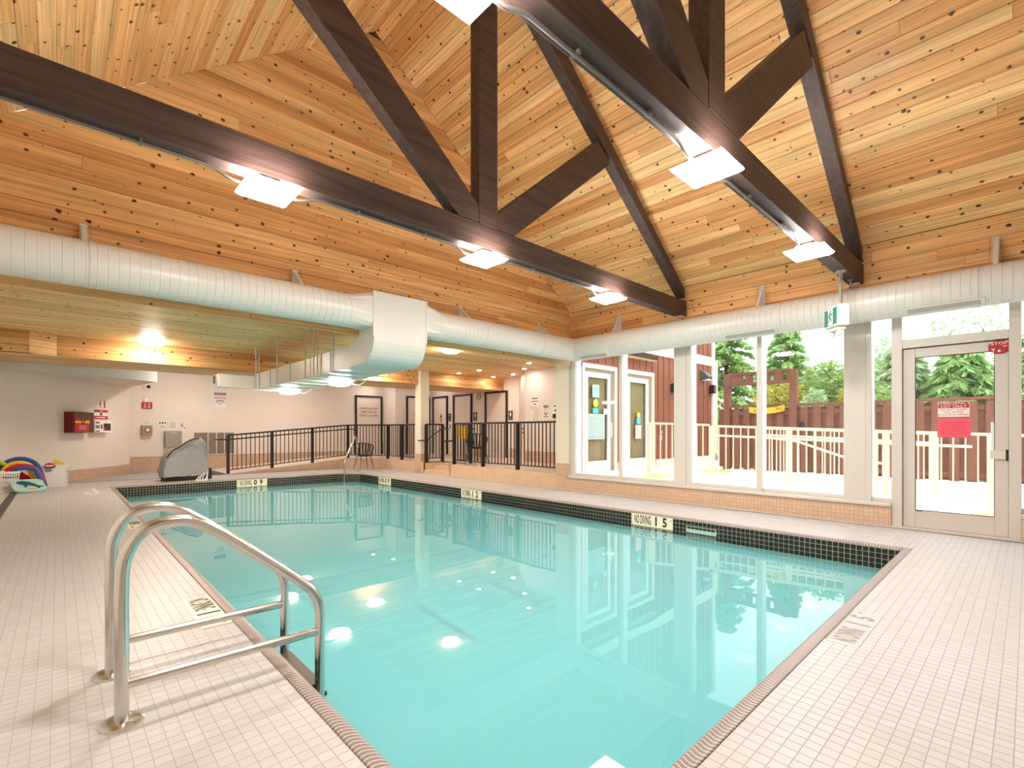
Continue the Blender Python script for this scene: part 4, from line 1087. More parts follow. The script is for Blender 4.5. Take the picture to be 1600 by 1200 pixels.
def pictogram(t, p, r, n_off=.0075, skirt=False):
    p, r = V(p), V(r); n = r.cross(Z_); mb = MB(); q = p+n*n_off
    mb.add([q+r*(.022*math.cos(k*PI/5))+Z_*(.085+.022*math.sin(k*PI/5)) for k in range(10)], [tuple(range(10))])
    w_ = .05 if skirt else .035
    mb.add([q-r*.032+Z_*.055, q-r*w_-Z_*.03, q-r*.018-Z_*.03, q-r*.018-Z_*.085, q+r*.018-Z_*.085, q+r*.018-Z_*.03, q+r*w_-Z_*.03, q+r*.032+Z_*.055], [tuple(range(8))])
    obj('pictogram', mb, m_white, t)
p = (XD,13.06,1.66); t = plate('washroom_sign', 'black washroom sign between the two washroom doors', 'sign', p, rD, .19, .30, m_ink); pictogram(t, V(p)+Z_*.03, rD); text('MEN', V(p)-Z_*.11, rD, Z_, .05, m_white, t, lift=.0075)
p = (XD,11.27,1.66); t = plate('washroom_sign', 'black washroom sign beside the door nearest the notices', 'sign', p, rD, .19, .30, m_ink); pictogram(t, V(p)+Z_*.03, rD, skirt=True); text('WOMEN', V(p)-Z_*.11, rD, Z_, .045, m_white, t, lift=.0075)
p = (XD,14.55,1.66); t = plate('room_sign', 'black room sign beside the door with the yellow sticker', 'sign', p, rD, .16, .28, m_ink); bars(t, p, rD, [(0,.06,.09,.07),(0,-.06,.12,.02),(0,-.1,.12,.02)], m_greyink)
p = (XD,14.53,1.33); t = plate('door_button', 'small grey push plate under the black room sign', 'button', p, rD, .10, .14, m_grey); bars(t, p, rD, [(0,0,.05,.05)], m_steel)
t = thing('wall_speaker', 'small round grey speaker high beside the washroom doors', 'speaker', (XD,12.86,2.34))
mb = MB(); mb.cyl((XD,12.86,2.34),(XD-.03,12.86,2.34),.13,20); obj('grille', mb, M('speaker_grey',(196,184,176),.6), t)
mb = MB()
for k in range(3): mb.tube([(XD-.032,12.86+.04*(k+1)*math.cos(a*PI/8),2.34+.04*(k+1)*math.sin(a*PI/8)) for a in range(17)], .005, 5)
obj('grille_ring', mb, m_greyink, t)
xn = 9.5
p = (xn,9.22,1.97); t = plate('rules_notice', 'white notice with three black lines high on the notice wall', 'sign', p, rD, .30, .26, m_paper); bars(t, p, rD, [(0,.08,.22,.028),(0,0,.26,.022),(0,-.08,.07,.03)], m_ink)
p = (xn,9.23,1.61); t = plate('rules_notice', 'tall white notice with fine print and a dark corner mark', 'sign', p, rD, .28, .42, m_paper); bars(t, p, rD, [(.03,.19-.035*k,.20,.012) for k in range(11)], m_greyink); bars(t, p, rD, [(-.11,.185,.04,.03)], m_ink, name='corner_mark')
p = (xn,8.81,1.68); t = plate('rules_notice', 'white notice with a ring symbol between the other notices', 'sign', p, rD, .24, .36, m_paper); bars(t, p, rD, [(0,.15,.20,.03),(0,.11,.18,.022),(0,-.06,.15,.02),(0,-.10,.08,.02),(0,-.14,.17,.02)], m_ink)
mb = MB(); mb.tube([(xn-.008,8.81+.055*math.cos(k*PI/10),1.70+.055*math.sin(k*PI/10)) for k in range(21)], .005, 5); obj('ring', mb, m_ink, t)
p = (xn,8.47,1.66); t = plate('rules_notice', 'white notice with a dark picture block beside the cream pier', 'sign', p, rD, .24, .38, m_paper); bars(t, p, rD, [(0,.15,.14,.03),(0,.04,.06,.06),(0,-.11,.20,.12)], m_ink)

# ------------------------------------------------------------------ tub chairs
def tub_chair(loc, rz, label):
    t = thing('tub_chair', label, 'chair', loc, group='black tub chairs')
    def lobj(n, mb, mat, **k): return obj(n, mb, mat, t, local=True, **k)
    mb = MB(); mb.lathe((0,0,.40), [(.17,0),(.225,.006),(.235,.025),(.215,.045),(.10,.036)], 24); lobj('seat', mb, m_chair, smooth=True)
    # rim: back (at +y) high, arms lower
    def rim(a):   # a from -130..130 deg, 0 = back
        k = abs(a)/130.0; r = .285+.02*(1-k); z = .79-.16*k**2.2
        return V((r*math.sin(math.radians(a)), r*math.cos(math.radians(a)), z))
    def low(a): return V((.215*math.sin(math.radians(a)), .215*math.cos(math.radians(a)), .425))
    pts = [low(-122)] + [rim(a) for a in range(-122,123,10)] + [low(122)]
    mb = MB(); mb.tube(fillet(pts,.03,3), .014, 8); lobj('rim', mb, m_chair, smooth=True)
    for k in range(13):
        a = -108+k*18; p0, p1 = low(a), rim(a); o_ = V((p1.x,p1.y,0)).normalized()
        mb = MB(); m_ = (p0+p1)/2+o_*.02
        for q0, q1 in ((p0,m_),(m_,p1)): mb.bar(q0, q1, .036, .008, o_)
        lobj('slat', mb, m_chair)
    for sx_, sy in ((1,1),(-1,1),(1,-1),(-1,-1)):
        mb = MB(); mb.tube([(sx_*.15,sy*.14,.405),(sx_*.225,sy*.215,0)], [.017,.010], 10); lobj('leg', mb, m_legwood, smooth=True)
    return t
a = tub_chair((6.70,13.68,0), math.radians(-38), 'black slatted tub chair on the deck at the cut corner wall')
tub_chair((7.86,9.72,ZP), math.radians(55), 'black slatted tub chair behind the railing on the raised floor')

# ------------------------------------------------------------------ covered pool lift
t = thing('pool_lift', 'pool lift under a draped grey cover at the far end of the deck', 'pool lift', (2.1,13.75,0))
prof = [(1.70,.02,.05),(1.715,.34,.30),(1.76,.56,.34),(1.84,.68,.33),(1.95,.74,.32),(2.08,.80,.31),(2.20,.88,.28),(2.30,.95,.25),(2.40,1.00,.22),(2.50,1.02,.20),(2.56,.99,.18),(2.60,.80,.18),(2.63,.45,.17),(2.66,.14,.12)]
mb = MB(); ns = 22; vs = []; random.seed(5)
for i, (x, z1, hw) in enumerate(prof):
    for k in range(ns):
        a_ = PI*k/(ns-1); c, s_ = math.cos(a_), math.sin(a_)
        yy = math.copysign(abs(c)**.55, c)*hw*(1.12-.12*s_); zz = .10+(z1-.10)*abs(s_)**.42 if z1 > .12 else .10+.0*k
        w_ = .012*math.sin(7*x+3*k*.6)+.014*math.sin(23*x*.5+k*1.1)
        vs.append((x+w_*.8, 13.75+yy+w_*(1 if c > 0 else -1), max(.095, zz+w_*.6)))
fs = [(i*ns+k, i*ns+k+1, (i+1)*ns+k+1, (i+1)*ns+k) for i in range(len(prof)-1) for k in range(ns-1)]
mb.add(vs, fs)
o = obj('cover', mb, m_cover, t, smooth=True); sb = o.modifiers.new('smooth','SUBSURF'); sb.levels = 1; sb.render_levels = 2
ds = o.modifiers.new('folds','DISPLACE'); tx = bpy.data.textures.new('folds','CLOUDS'); tx.noise_scale = .16; ds.texture = tx; ds.strength = .05; ds.mid_level = .5
mb = MB()
hem = [(1.74,13.45),(2.62,13.55),(2.70,13.95),(1.74,14.05)]
mb.prism([(x,y,.0) for x,y in [(1.76,13.46),(2.2,13.44),(2.36,13.52),(2.62,13.56),(2.62,13.94),(2.2,14.05),(1.76,14.04)]], (0,0,.11)); obj('cover_hem', mb, m_coverd, t, bevel=.02)
mb = MB(); mb.box(2.50,13.58,.0,2.72,13.92,.26); obj('base_block', mb, m_coverd, t, bevel=.02)
mb = MB(); mb.tube(spline([(1.80,13.42,.55),(1.90,13.40,.70),(2.06,13.44,.80),(2.25,13.5,.93),(2.44,13.56,1.0)],5), .014, 8); obj('edge_trim', mb, m_coverd, t, smooth=True)
t = thing('deck_anchor', 'small white anchor fitting on the deck beside the covered lift', 'anchor', (2.45,13.25,0))
mb = MB(); mb.box(2.32,13.2,0,2.56,13.3,.02)
for k in range(4): mb.bar((2.34+k*.06,13.25,.02),(2.40+k*.05,13.25,.10+.04*(k%3)),.02,.02)
mb.bar((2.55,13.25,.0),(2.57,13.25,.22),.022,.022); obj('body', mb, m_white, t)
t = thing('deck_emblem', 'white no diving emblem tile set in the far left deck', 'depth marker', (.48,9.6,0))
mb = MB()
for k in range(24):
    a0, a1 = 2*PI*k/24, 2*PI*(k+1)/24
    mb.add([(.45+.11*math.cos(a0),12.0+.30*math.sin(a0),.0015),(.45+.11*math.cos(a1),12.0+.30*math.sin(a1),.0015),(.45+.07*math.cos(a1),12.0+.20*math.sin(a1),.0015),(.45+.07*math.cos(a0),12.0+.20*math.sin(a0),.0015)], [(0,1,2,3)])
mb.add([(.5,12.35,.0015),(.54,12.35,.0015),(.52,12.9,.0015),(.49,12.9,.0015)], [(0,1,2,3)])
obj('mark', mb, m_white, t)

# ------------------------------------------------------------------ back wall fittings
yb = YB
rXp = V((1,0,0))
def wp(x, z): return (x, yb, z)
t = thing('security_camera', 'small white dome camera under the bulkhead', 'camera', wp(1.79,2.37))
mb = MB(); mb.cyl(wp(1.79,2.37), (1.79,yb-.05,2.37), .075, 18); obj('base', mb, m_white, t, smooth=True)
mb = MB(); mb.lathe((1.82,yb-.075,2.34), [(.01,0),(.045,.02),(.05,.05),(.03,.085),(.005,.095)], 14); obj('dome', mb, m_ink, t, smooth=True)
t = thing('alarm_horn', 'red fire alarm horn high on the back wall', 'alarm', wp(1.79,1.88))
mb = MB(); mb.box(1.68,yb-.05,1.79,1.905,yb,1.965); obj('case', mb, m_red, t, bevel=.006)
bars(t, (1.79,yb-.05,1.88), rXp, [(-.045,.02,.012,.09),(.045,.02,.012,.09),(-.045,-.055,.05,.02),(.045,-.055,.05,.02)], m_white, off=.0012, name='mark')
mb = MB(); mb.box(1.72,yb-.04,1.966,1.82,yb,2.08); obj('strobe', mb, m_white, t, bevel=.01)
p = wp(1.80,1.40); t = plate('small_notice', 'white paper above the grey pull station box', 'sign', p, rXp, .22, .16, m_paper); bars(t, p, rXp, [(0,.04,.16,.008),(0,.01,.16,.008),(0,-.03,.16,.008)], m_greyink)
t = thing('pull_station', 'grey box with a red ring hung on the back wall', 'box', wp(1.79,1.185))
mb = MB(); mb.box(1.675,yb-.12,1.045,1.905,yb,1.32); obj('case', mb, m_grey, t, bevel=.008)
mb = MB(); mb.tube([(1.795+.062*math.cos(k*PI/12),yb-.122,1.19+.062*math.sin(k*PI/12)) for k in range(25)], .012, 6); obj('red_ring', mb, m_red, t)
mb = MB(); mb.cyl((1.795,yb-.12,1.19),(1.795,yb-.124,1.19),.045,16); obj('disc', mb, m_white, t)
mb = MB(); mb.box(1.906,yb-.08,1.17,1.925,yb-.05,1.2); obj('latch', mb, m_steel, t)
t = thing('electrical_panel', 'grey metal cabinet with a round lock on the back wall', 'cabinet', wp(2.38,.93))
mb = MB(); mb.box(2.18,yb-.13,.69,2.585,yb,1.16); obj('body', mb, m_grey, t, bevel=.01)
mb = MB(); mb.box(2.19,yb-.142,.70,2.575,yb-.131,1.15); pd = obj('door', mb, m_grey, t, bevel=.004)
mb = MB(); mb.cyl((2.55,yb-.143,.93),(2.55,yb-.158,.93),.012,10); obj('lock', mb, m_steel, pd)
mb = MB(); mb.box(2.31,yb-.146,1.11,2.48,yb-.143,1.12); obj('label_strip', mb, m_paper, pd)
for x0, l in ((2.14,'paper with three dark icons left of two papers over the grey cabinet'),(2.38,'paper with a printed table over the grey cabinet'),(2.60,'paper with a car like mark right of two papers over the grey cabinet')):
    p = wp(x0,1.33); t = plate('small_notice', 'white '+l, 'sign', p, rXp, .20, .26, m_paper)
    if x0 < 2.2: bars(t, p, rXp, [(-.06,.06,.03,.05),(0,.06,.035,.05),(.06,.06,.03,.05)], m_ink, name='icon'); bars(t, p, rXp, [(0,-.02-.02*k,.14,.006) for k in range(4)], m_greyink)
    elif x0 < 2.5: bars(t, p, rXp, [(0,.09-.022*k,.15,.007) for k in range(9)], m_greyink)
    else: bars(t, p, rXp, [(0,.08-.02*k,.13,.007) for k in range(3)]+[(0,-.06,.14,.007),(0,-.09,.14,.007)], m_greyink); bars(t, p, rXp, [(0,-.01,.07,.03),(.07,-.08,.03,.03)], m_ink, name='icon')
p = wp(3.57,2.10); t = plate('warning_sign', 'white warning sign with blue and red bands below the duct end', 'sign', p, rXp, .31, .44, m_paper)
bars(t, p, rXp, [(0,.185,.31,.065)], M('sign_navy',(40,62,98),.5), name='band'); bars(t, p, rXp, [(0,.055,.31,.02)], m_red, name='red_band')
text('WARNING', V(p)+Z_*.185, rXp, Z_, .052, m_white, t, lift=.009); text('NO DIVING', V(p)+Z_*.105, rXp, Z_, .06, m_red, t, sx=.85, lift=.0075)
bars(t, p, rXp, [(0,-.02,.22,.022),(0,-.075,.26,.014),(0,-.135,.06,.02)], m_ink)
t = thing('wall_vent', 'dark louvred wall grille with white dividers behind the railing', 'vent', wp(3.43,.78))
mb = MB(); mb.box(2.9,yb-.02,.47,3.95,yb,1.11); obj('mesh_panel', mb, M('vent_mesh',(128,112,100),.7), t)
mb = MB()
for x in (2.88,3.25,3.47,3.68,3.95): mb.box(x-.008,yb-.03,.46,x+.008,yb-.021,1.12)
mb.box(2.88,yb-.03,.455,3.96,yb-.021,.475); obj('divider', mb, m_white, t)
mb = MB()
for k in range(4):
    xa = 2.92+k*.265
    for (z0, z1) in ((.50,.78),(.78,1.08)): mb.bar((xa,yb-.024,z0),(xa+.2,yb-.024,z1),.004,.008,(0,-1,0)); mb.bar((xa+.2,yb-.024,z0),(xa,yb-.024,z1),.004,.008,(0,-1,0))
obj('lattice', mb, M('vent_light',(182,160,140),.6), t)

# ------------------------------------------------------------------ angled wall fittings
def ABox(mb, sa, sb, z0, z1, o0, o1): return mb.prism([AP(sa,z0,o0),AP(sb,z0,o0),AP(sb,z0,o1),AP(sa,z0,o1)], (0,0,z1-z0))
c0, c1, cd = 1.745, 2.376, .20
t = thing('first_aid_cabinet', 'dark red cabinet with a red bag behind its window', 'cabinet', AP((c0+c1)/2,1.12,0))
mb = MB(); ABox(mb, c0, c1, 1.12, 1.60, 0, cd); obj('body', mb, m_dred, t, bevel=.006)
mb = MB(); ABox(mb, c0+.02, c1-.02, 1.135, 1.585, cd+.0005, cd+.004); obj('window', mb, M('cabinet_window',(86,48,42),.15), t)
mb = MB(); mb.prism([AP(c0+.03,1.14,cd+.005),AP(c0+.45,1.14,cd+.005),AP(c0+.48,1.44,cd+.005),AP(c0+.03,1.46,cd+.005)], an*.004); bag = obj('red_bag', mb, m_red, t)
mb = MB(); ABox(mb, c0+.035, c0+.47, 1.345, 1.395, cd+.0095, cd+.0115); obj('bag_stripe', mb, m_yellow, bag)
mb = MB(); mb.tube([V(AP(c0+.2,1.45,cd+.015)),V(AP(c0+.23,1.35,cd+.02)),V(AP(c0+.28,1.33,cd+.02)),V(AP(c0+.33,1.44,cd+.015))], .008, 6); obj('bag_handle', mb, m_ink, bag)
mb = MB()
for k in range(3): ABox(mb, c0+.15, c0+.36, 1.27-k*.035, 1.278-k*.035, cd+.0095, cd+.011)
obj('lettering', mb, m_paper, t)
sg0, sg1 = 2.736, 3.044
arX = ad
def aplate(name, label, sa, sb, z0, z1, mat, th=.006):
    t = thing(name, label, 'sign', AP((sa+sb)/2,(z0+z1)/2,0)); mb = MB(); ABox(mb, sa, sb, z0, z1, 0, th); obj('plate', mb, mat, t); return t
t = aplate('rescue_sign', 'white sign with a red heart mark highest beside the red cabinet', sg0, sg1, 1.74, 1.925, m_paper)
mb = MB(); ABox(mb, sg1-.05, sg1, 1.741, 1.924, .0065, .008); obj('red_edge', mb, m_red, t)
q = V(AP((sg0+sg1)/2-.02,1.83,.0075)); mb = MB(); mb.add([q-Z_*.05, q+arX*.045+Z_*.01, q+arX*.03+Z_*.035, q+Z_*.018, q-arX*.03+Z_*.035, q-arX*.045+Z_*.01], [(0,1,2,3,4,5)]); obj('heart_mark', mb, m_red, t)
text('AED', V(AP((sg0+sg1)/2-.02,1.895,0)), arX, Z_, .05, m_ink, t, lift=.0075); text('INSIDE', V(AP((sg0+sg1)/2-.02,1.762,0)), arX, Z_, .035, m_ink, t, lift=.0075)
f0, f1 = 2.661, 3.136
t = aplate('first_aid_sign', 'white and red banded sign over the small white cabinet', f0, f1, 1.45, 1.69, m_paper)
for (z0, z1) in ((1.625,1.688),(1.452,1.535)):
    mb = MB(); ABox(mb, f0+.002, f1-.002, z0, z1, .0065, .008); obj('red_band', mb, m_red, t)
mb = MB(); ABox(mb, (f0+f1)/2-.045, (f0+f1)/2+.045, 1.543, 1.618, .0065, .008); obj('green_mark', mb, m_green, t)
text('AED', V(AP((f0+f1)/2,1.656,0)), arX, Z_, .05, m_white, t, lift=.0095); bars(t, AP((f0+f1)/2,1.495,0), arX, [(0,0,.30,.02)], m_white, off=.0095)
a0, a1, a2 = 2.49, 2.66, 3.10
t = thing('aed_cabinet', 'small white cabinet with a dark window right of the red cabinet', 'cabinet', AP((a0+a2)/2,1.12,0))
mb = MB(); ABox(mb, a0, a2, 1.12, 1.405, 0, .14); obj('body', mb, m_white, t, bevel=.01)
mb = MB(); ABox(mb, a1+.12, a2-.07, 1.17, 1.35, .1405, .143); obj('window', mb, M('aed_window',(54,22,24),.15), t)
mb = MB(); ABox(mb, a1+.13, a1+.18, 1.185, 1.24, .1435, .145); obj('red_case', mb, m_red, t)
mb = MB(); ABox(mb, a1+.03, a1+.075, 1.21, 1.32, .1405, .148); obj('latch', mb, m_ink, t)
t = thing('aed_label', 'narrow label with a green block at the left of the small white cabinet', 'label', AP((a0+a1)/2,1.26,.141))
mb = MB(); ABox(mb, a0+.015, a1-.005, 1.13, 1.40, .1405, .142); obj('plate', mb, m_paper, t)
for (z0, z1, m_) in ((1.345,1.385,m_red),(1.225,1.30,m_green),(1.14,1.17,m_red)):
    mb = MB(); ABox(mb, a0+.025, a1-.015, z0, z1, .1425, .144); obj('colour_block', mb, m_, t)

# ------------------------------------------------------------------ pool toys in the far left corner
t = thing('toy_bin', 'white plastic bin holding yellow and red toys by the angled wall', 'bin', (-.06,13.95,0))
mb = MB(); b0 = [(-.25,13.78,0),(.10,13.78,0),(.16,14.08,0),(-.19,14.08,0)]; 
cx_, cy2 = -.045, 13.93
def ring(k, z): return [(cx_+(x-cx_)*k, cy2+(y-cy2)*k, z) for x, y, _ in b0]
vs = ring(.92,0)+ring(1.0,.44)+ring(.95,.44)+ring(.87,.03)
mb.add(vs, [(3,2,1,0)]+[(i,(i+1)%4,4+(i+1)%4,4+i) for i in range(4)]+[(4+i,4+(i+1)%4,8+(i+1)%4,8+i) for i in range(4)]+[(8+i,8+(i+1)%4,12+(i+1)%4,12+i) for i in range(4)]+[(12,13,14,15)])
obj('body', mb, m_white, t, bevel=.012)
mb = MB(); r1 = ring(1.05,.425); r2 = ring(1.05,.455); r3 = ring(.96,.455); mb.add(r1+r2+r3, [(i,(i+1)%4,4+(i+1)%4,4+i) for i in range(4)]+[(4+i,4+(i+1)%4,8+(i+1)%4,8+i) for i in range(4)]); obj('rim', mb, m_white, t)
mb = MB(); mb.tube(fillet([(-.22,13.74,.44),(-.18,13.735,.405),(-.09,13.735,.405),(-.05,13.74,.44)],.02,3), .016, 8); obj('handle', mb, m_dred, t, smooth=True)
mb = MB(); mb.box(-.19,13.757,.32,-.11,13.765,.38); obj('sticker', mb, m_greyink, t)
mb = MB()
for k in range(6): mb.bar((.125+.012*(k%2),13.80+.0*k,.08+k*.055),(.165,14.0,.08+k*.055),.004,.018)
obj('side_print', mb, m_greyink, t)
t = thing('yellow_scoop', 'yellow plastic scoop sticking out of the white bin', 'toy', (.0,13.93,.42))
mb = MB(); mb.prism([(-.08,13.90,.40),(.13,13.90,.43),(.09,13.90,.47),(-.01,13.90,.545),(-.08,13.90,.555)], (0,.05,0)); obj('blade', mb, m_yellow, t, bevel=.01)
t = thing('red_toy', 'red domed toy beside the yellow scoop in the bin', 'toy', (-.15,13.9,.44))
mb = MB(); mb.lathe((-.14,13.90,.42), [(.09,0),(.08,.04),(.05,.065),(.01,.075)], 14); obj('dome', mb, m_redfoam, t, smooth=True)
# noodles bent over the basket
def noodle(col, label, y, x0, x1, zt, z0, z1, r=.036):
    pts = [(x0,y,z0),(x0+.03,y,z0+(zt-z0)*.6),((x0*2+x1)/3,y+.01,zt),((x0+x1)/2+.08,y+.02,zt-.01),(x1-.10,y+.02,zt*.72+z1*.28),(x1,y+.02,z1)]
    o = obj('pool_noodle', MB().tube(spline(pts,6), r, 12), col, smooth=True)
    return tag(o, label, 'pool noodle', 'foam noodles in the corner')
noodle(m_blue, 'tall blue foam noodle arching over the others', 13.55, -.86, -.20, .60, .25, .04, .04)
noodle(m_yfoam, 'yellow foam noodle under the tall blue one', 13.48, -.80, -.34, .53, .25, .15)
noodle(m_redfoam, 'red foam noodle arching down to the bin', 13.42, -.76, -.225, .47, .25, .16, .04)
noodle(m_blue, 'short blue foam noodle in front of the red one', 13.34, -.70, -.21, .425, .25, .05)
tag(obj('pool_noodle', MB().tube(spline([(-.93,13.40,.10),(-.92,13.42,.44),(-.86,13.46,.555),(-.74,13.50,.50)],6), .038, 12), m_gfoam, smooth=True), 'green foam noodle at the wall behind the basket', 'pool noodle', 'foam noodles in the corner')
tag(obj('swim_float', MB().prism([(-.62,13.62,.05),(-.36,13.62,.05),(-.40,13.60,.22),(-.56,13.60,.38),(-.66,13.60,.36)], (0,.04,0)), m_redfoam, bevel=.012), 'flat red foam float leaning behind the noodles', 'float')
t = thing('laundry_basket', 'white slotted laundry basket in the far left corner', 'basket', (-.74,13.3,0))
bx0, by0, bx1, by1 = -.93, 13.10, -.55, 13.40
def br_(k, z): 
    mx_, my_ = (bx0+bx1)/2, (by0+by1)/2
    return [(mx_+(x-mx_)*k, my_+(y-my_)*k, z) for x, y in ((bx0,by0),(bx1,by0),(bx1,by1),(bx0,by1))]
mb = MB(); q = br_(.80,0); q2 = br_(.82,.05); mb.add(q+q2, [(3,2,1,0)]+[(i,(i+1)%4,4+(i+1)%4,4+i) for i in range(4)]); obj('base', mb, m_white, t)
mb = MB()
for zz, k_ in ((.14,.87),(.23,.91),(.32,.95)):
    q = br_(k_,zz)
    for i in range(4): mb.bar(q[i], q[(i+1)%4], .006, .022)
lo_, hi_ = br_(.82,.04), br_(.99,.36)
for i in range(4):
    for k in range(12):
        f_ = k/12; a_ = V(lo_[i]).lerp(V(lo_[(i+1)%4]), f_); b_ = V(hi_[i]).lerp(V(hi_[(i+1)%4]), f_); mb.bar(a_, b_, .012, .006, (0,1,0) if i%2 == 0 else (1,0,0))
obj('slotted_wall', mb, m_white, t)
mb = MB(); q = br_(1.0,.37)
for i in range(4): mb.bar(q[i], q[(i+1)%4], .03, .045)
obj('rim', mb, m_white, t, bevel=.006)
t = thing('kickboard', 'pale green kickboard with a dark whale print leaning on the basket', 'kickboard', (-.45,13.1,.0))
kb = Matrix.Translation((-.42,13.02,.115)) @ Matrix.Rotation(math.radians(14),4,'Z') @ Matrix.Rotation(math.radians(27),4,'X')
out = []
for k in range(24):
    a_ = 2*PI*k/24; c, s_ = math.cos(a_), math.sin(a_); out.append((math.copysign(abs(c)**.45,c)*.23, math.copysign(abs(s_)**.45,s_)*.22))
mb = MB(); mb.prism([kb @ V((x,y,-.016)) for x,y in out], (kb.to_3x3() @ V((0,0,.032)))); obj('board', mb, M('kickboard_foam',(168,204,188),.6,var=.1,scale=8), t, bevel=.008)
def kshape(pts, mat, name):
    mb = MB(); mb.add([kb @ V((x,y,.0185)) for x,y in pts], [tuple(range(len(pts)))]); return obj(name, mb, mat, t)
m_teal = M('whale_teal',(20,84,104),.6)
kshape([(-.15,.10),(-.13,.15),(-.06,.16),(.02,.12),(.08,.05),(.12,-.02),(.15,-.08),(.12,-.10),(.06,-.06),(-.02,-.01),(-.10,.02),(-.15,.06)], m_teal, 'whale_print')
kshape([(.12,-.04),(.19,-.05),(.20,-.10),(.15,-.09),(.13,-.15),(.10,-.12)], m_teal, 'tail_print')
kshape([(-.06,.02),(-.08,-.06),(-.04,-.09),(-.01,.0)], m_teal, 'fin_print')
kshape([(-.02,-.10),(.05,-.13),(.10,-.17),(.05,-.18),(-.02,-.15)], M('coral_print',(232,118,98),.6), 'coral_print')

# ------------------------------------------------------------------ outside: slab, siding, doors
gz = lambda y: .05+.0385*y
mb = MB(); mb.add([(7.5,-8,gz(-3)),(11.3,-8,gz(-3)),(11.3,-3,gz(-3)),(11.3,6.3,gz(6.3)),(7.5,6.3,gz(6.3)),(7.5,-3,gz(-3))], [(0,1,2,5),(5,2,3,4)])
mb.add([(11.3,4.85,gz(4.85)),(20,4.85,gz(4.85)),(20,6.3,gz(6.3)),(11.3,6.3,gz(6.3))], [(0,1,2,3)])
slab = struct('ground_slab', mb, m_concrete, 'pale concrete path sloping past the windows', 'path')
mb = MB(); mb.add([(11.3,-12,-.02),(60,-12,-.02),(60,40,-.02),(11.3,40,-.02)], [(0,1,2,3)]); mb.add([(11.78,-12,.2),(40,-12,.2),(40,4.8,.2),(11.78,4.8,.2)], [(0,1,2,3)])
struct('ground_garden', mb, m_earth, 'garden ground beyond the fence', 'ground')
mb = MB(); mb.add([(10.3,4.7,gz(4.7)+.004),(12.6,4.5,gz(4.5)+.004),(12.6,5.0,gz(5)+.004),(10.3,5.2,gz(5.2)+.004)], [(0,1,2,3)]); mb.add([(8.4,4.9,gz(4.9)+.004),(9.2,4.9,gz(4.9)+.004),(9.2,5.4,gz(5.4)+.004),(8.4,5.4,gz(5.4)+.004)], [(0,1,2,3)]); mb.add([(8.2,.05,gz(.1)+.004),(9.1,-.2,gz(-.2)+.004),(9.1,.42,gz(.4)+.004),(8.2,.62,gz(.6)+.004)], [(0,1,2,3)])
obj('tactile_strip', mb, m_tact, slab)
mb = MB(); mb.box(11.35,-8,-.05,11.75,4.8,.27); struct('curb_garden', mb, m_concrete, 'low concrete curb under the fence', 'curb')
sid = MB()
YS = 6.25
def wallrect(x0, x1, z0, z1): sid.box(x0, YS, z0, x1, YS+.07, z1)
wallrect(7.52,7.87,.2,6.0); wallrect(9.0,9.42,.2,6.0); wallrect(10.55,13.8,.2,6.0); wallrect(7.87,9.0,2.5,6.0); wallrect(9.42,10.55,2.5,6.0); sid.box(13.73,YS,.2,13.8,12,6.0)
ext = struct('wall_outside', sid, m_siding, 'red brown board and batten outside wall with two glass doors', 'wall')
bat = MB().box(-.022,-.02,0,.022,0,1.0).mesh('batten'); bat.materials.append(m_siding)
x = 7.56
while x < 13.8:
    lo = .48
    if 7.75 < x < 9.12 or 9.32 < x < 10.66: lo = 2.62
    if lo < 3.0: share('batten', bat, (x,YS,lo), ext, (1,1,3.02-lo))
    share('batten', bat, (x,YS,3.27), ext, (1,1,2.7))
    x += .27
mb = MB(); mb.box(7.52,YS-.03,3.02,13.83,YS-.001,3.27); obj('band_board', mb, m_ctrim, ext)
mb = MB(); mb.box(9.06,YS-.05,.2,9.36,YS-.001,.46); mb.box(10.66,YS-.05,.2,13.82,YS-.001,.46); obj('footing', mb, m_ctrim, ext)
mb = MB(); mb.box(13.72,YS-.05,.2,13.86,YS-.001,6.0); obj('corner_board', mb, M('white_corner',(232,226,214),.6), ext)
mb = MB(); mb.tube(fillet([(13.9,YS-.06,3.2),(13.9,YS-.06,.55),(14.05,YS-.2,.35)],.1,4), .045, 10); obj('downpipe', mb, m_ctrim, ext, smooth=True)
def odoor(k, x0, x1, label, notes):
    t = thing('door_%d' % k, label, 'door', ((x0+x1)/2,YS,.29), kind='structure')
    mb = MB(); mb.box(x0-.14,YS-.035,.27,x0-.06,YS+.001,2.56); mb.box(x1+.10,YS-.035,.27,x1+.18,YS+.001,2.56); mb.box(x0-.14,YS-.036,2.47,x1+.18,YS+.001,2.56); obj('trim_board', mb, m_ctrim, t)
    mb = MB(); mb.box(x0-.06,YS,.27,x0,YS+.09,2.47); mb.box(x1,YS,.27,x1+.10,YS+.09,2.47); mb.box(x0,YS,2.40,x1,YS+.09,2.47); obj('frame', mb, M('door_reveal',(150,130,104),.6), t)
    for nm, a in (('stile',(x0,.30,x0+.10,2.40)),('stile',(x1-.10,.30,x1,2.40)),('rail',(x0+.101,2.29,x1-.101,2.40)),('rail',(x0+.101,.30,x1-.101,.52))):
        mb = MB(); mb.box(a[0],YS+.01,a[1],a[2],YS+.055,a[3]); obj(nm, mb, m_aluw, t, bevel=.004)
    mb = MB(); mb.box(x0+.10,YS+.03,.52,x1-.10,YS+.036,2.29); obj('pane', mb, m_glass, t)
    mb = MB(); mb.tube(fillet([(x1-.055,YS+.01,1.02),(x1-.055,YS-.05,1.02),(x1-.055,YS-.05,1.33),(x1-.055,YS+.01,1.33)],.03,3), .012, 8); mb.cyl((x1-.055,YS+.01,.93),(x1-.055,YS-.004,.93),.022,10); obj('pull_handle', mb, m_aluw, t, smooth=True)
    return t
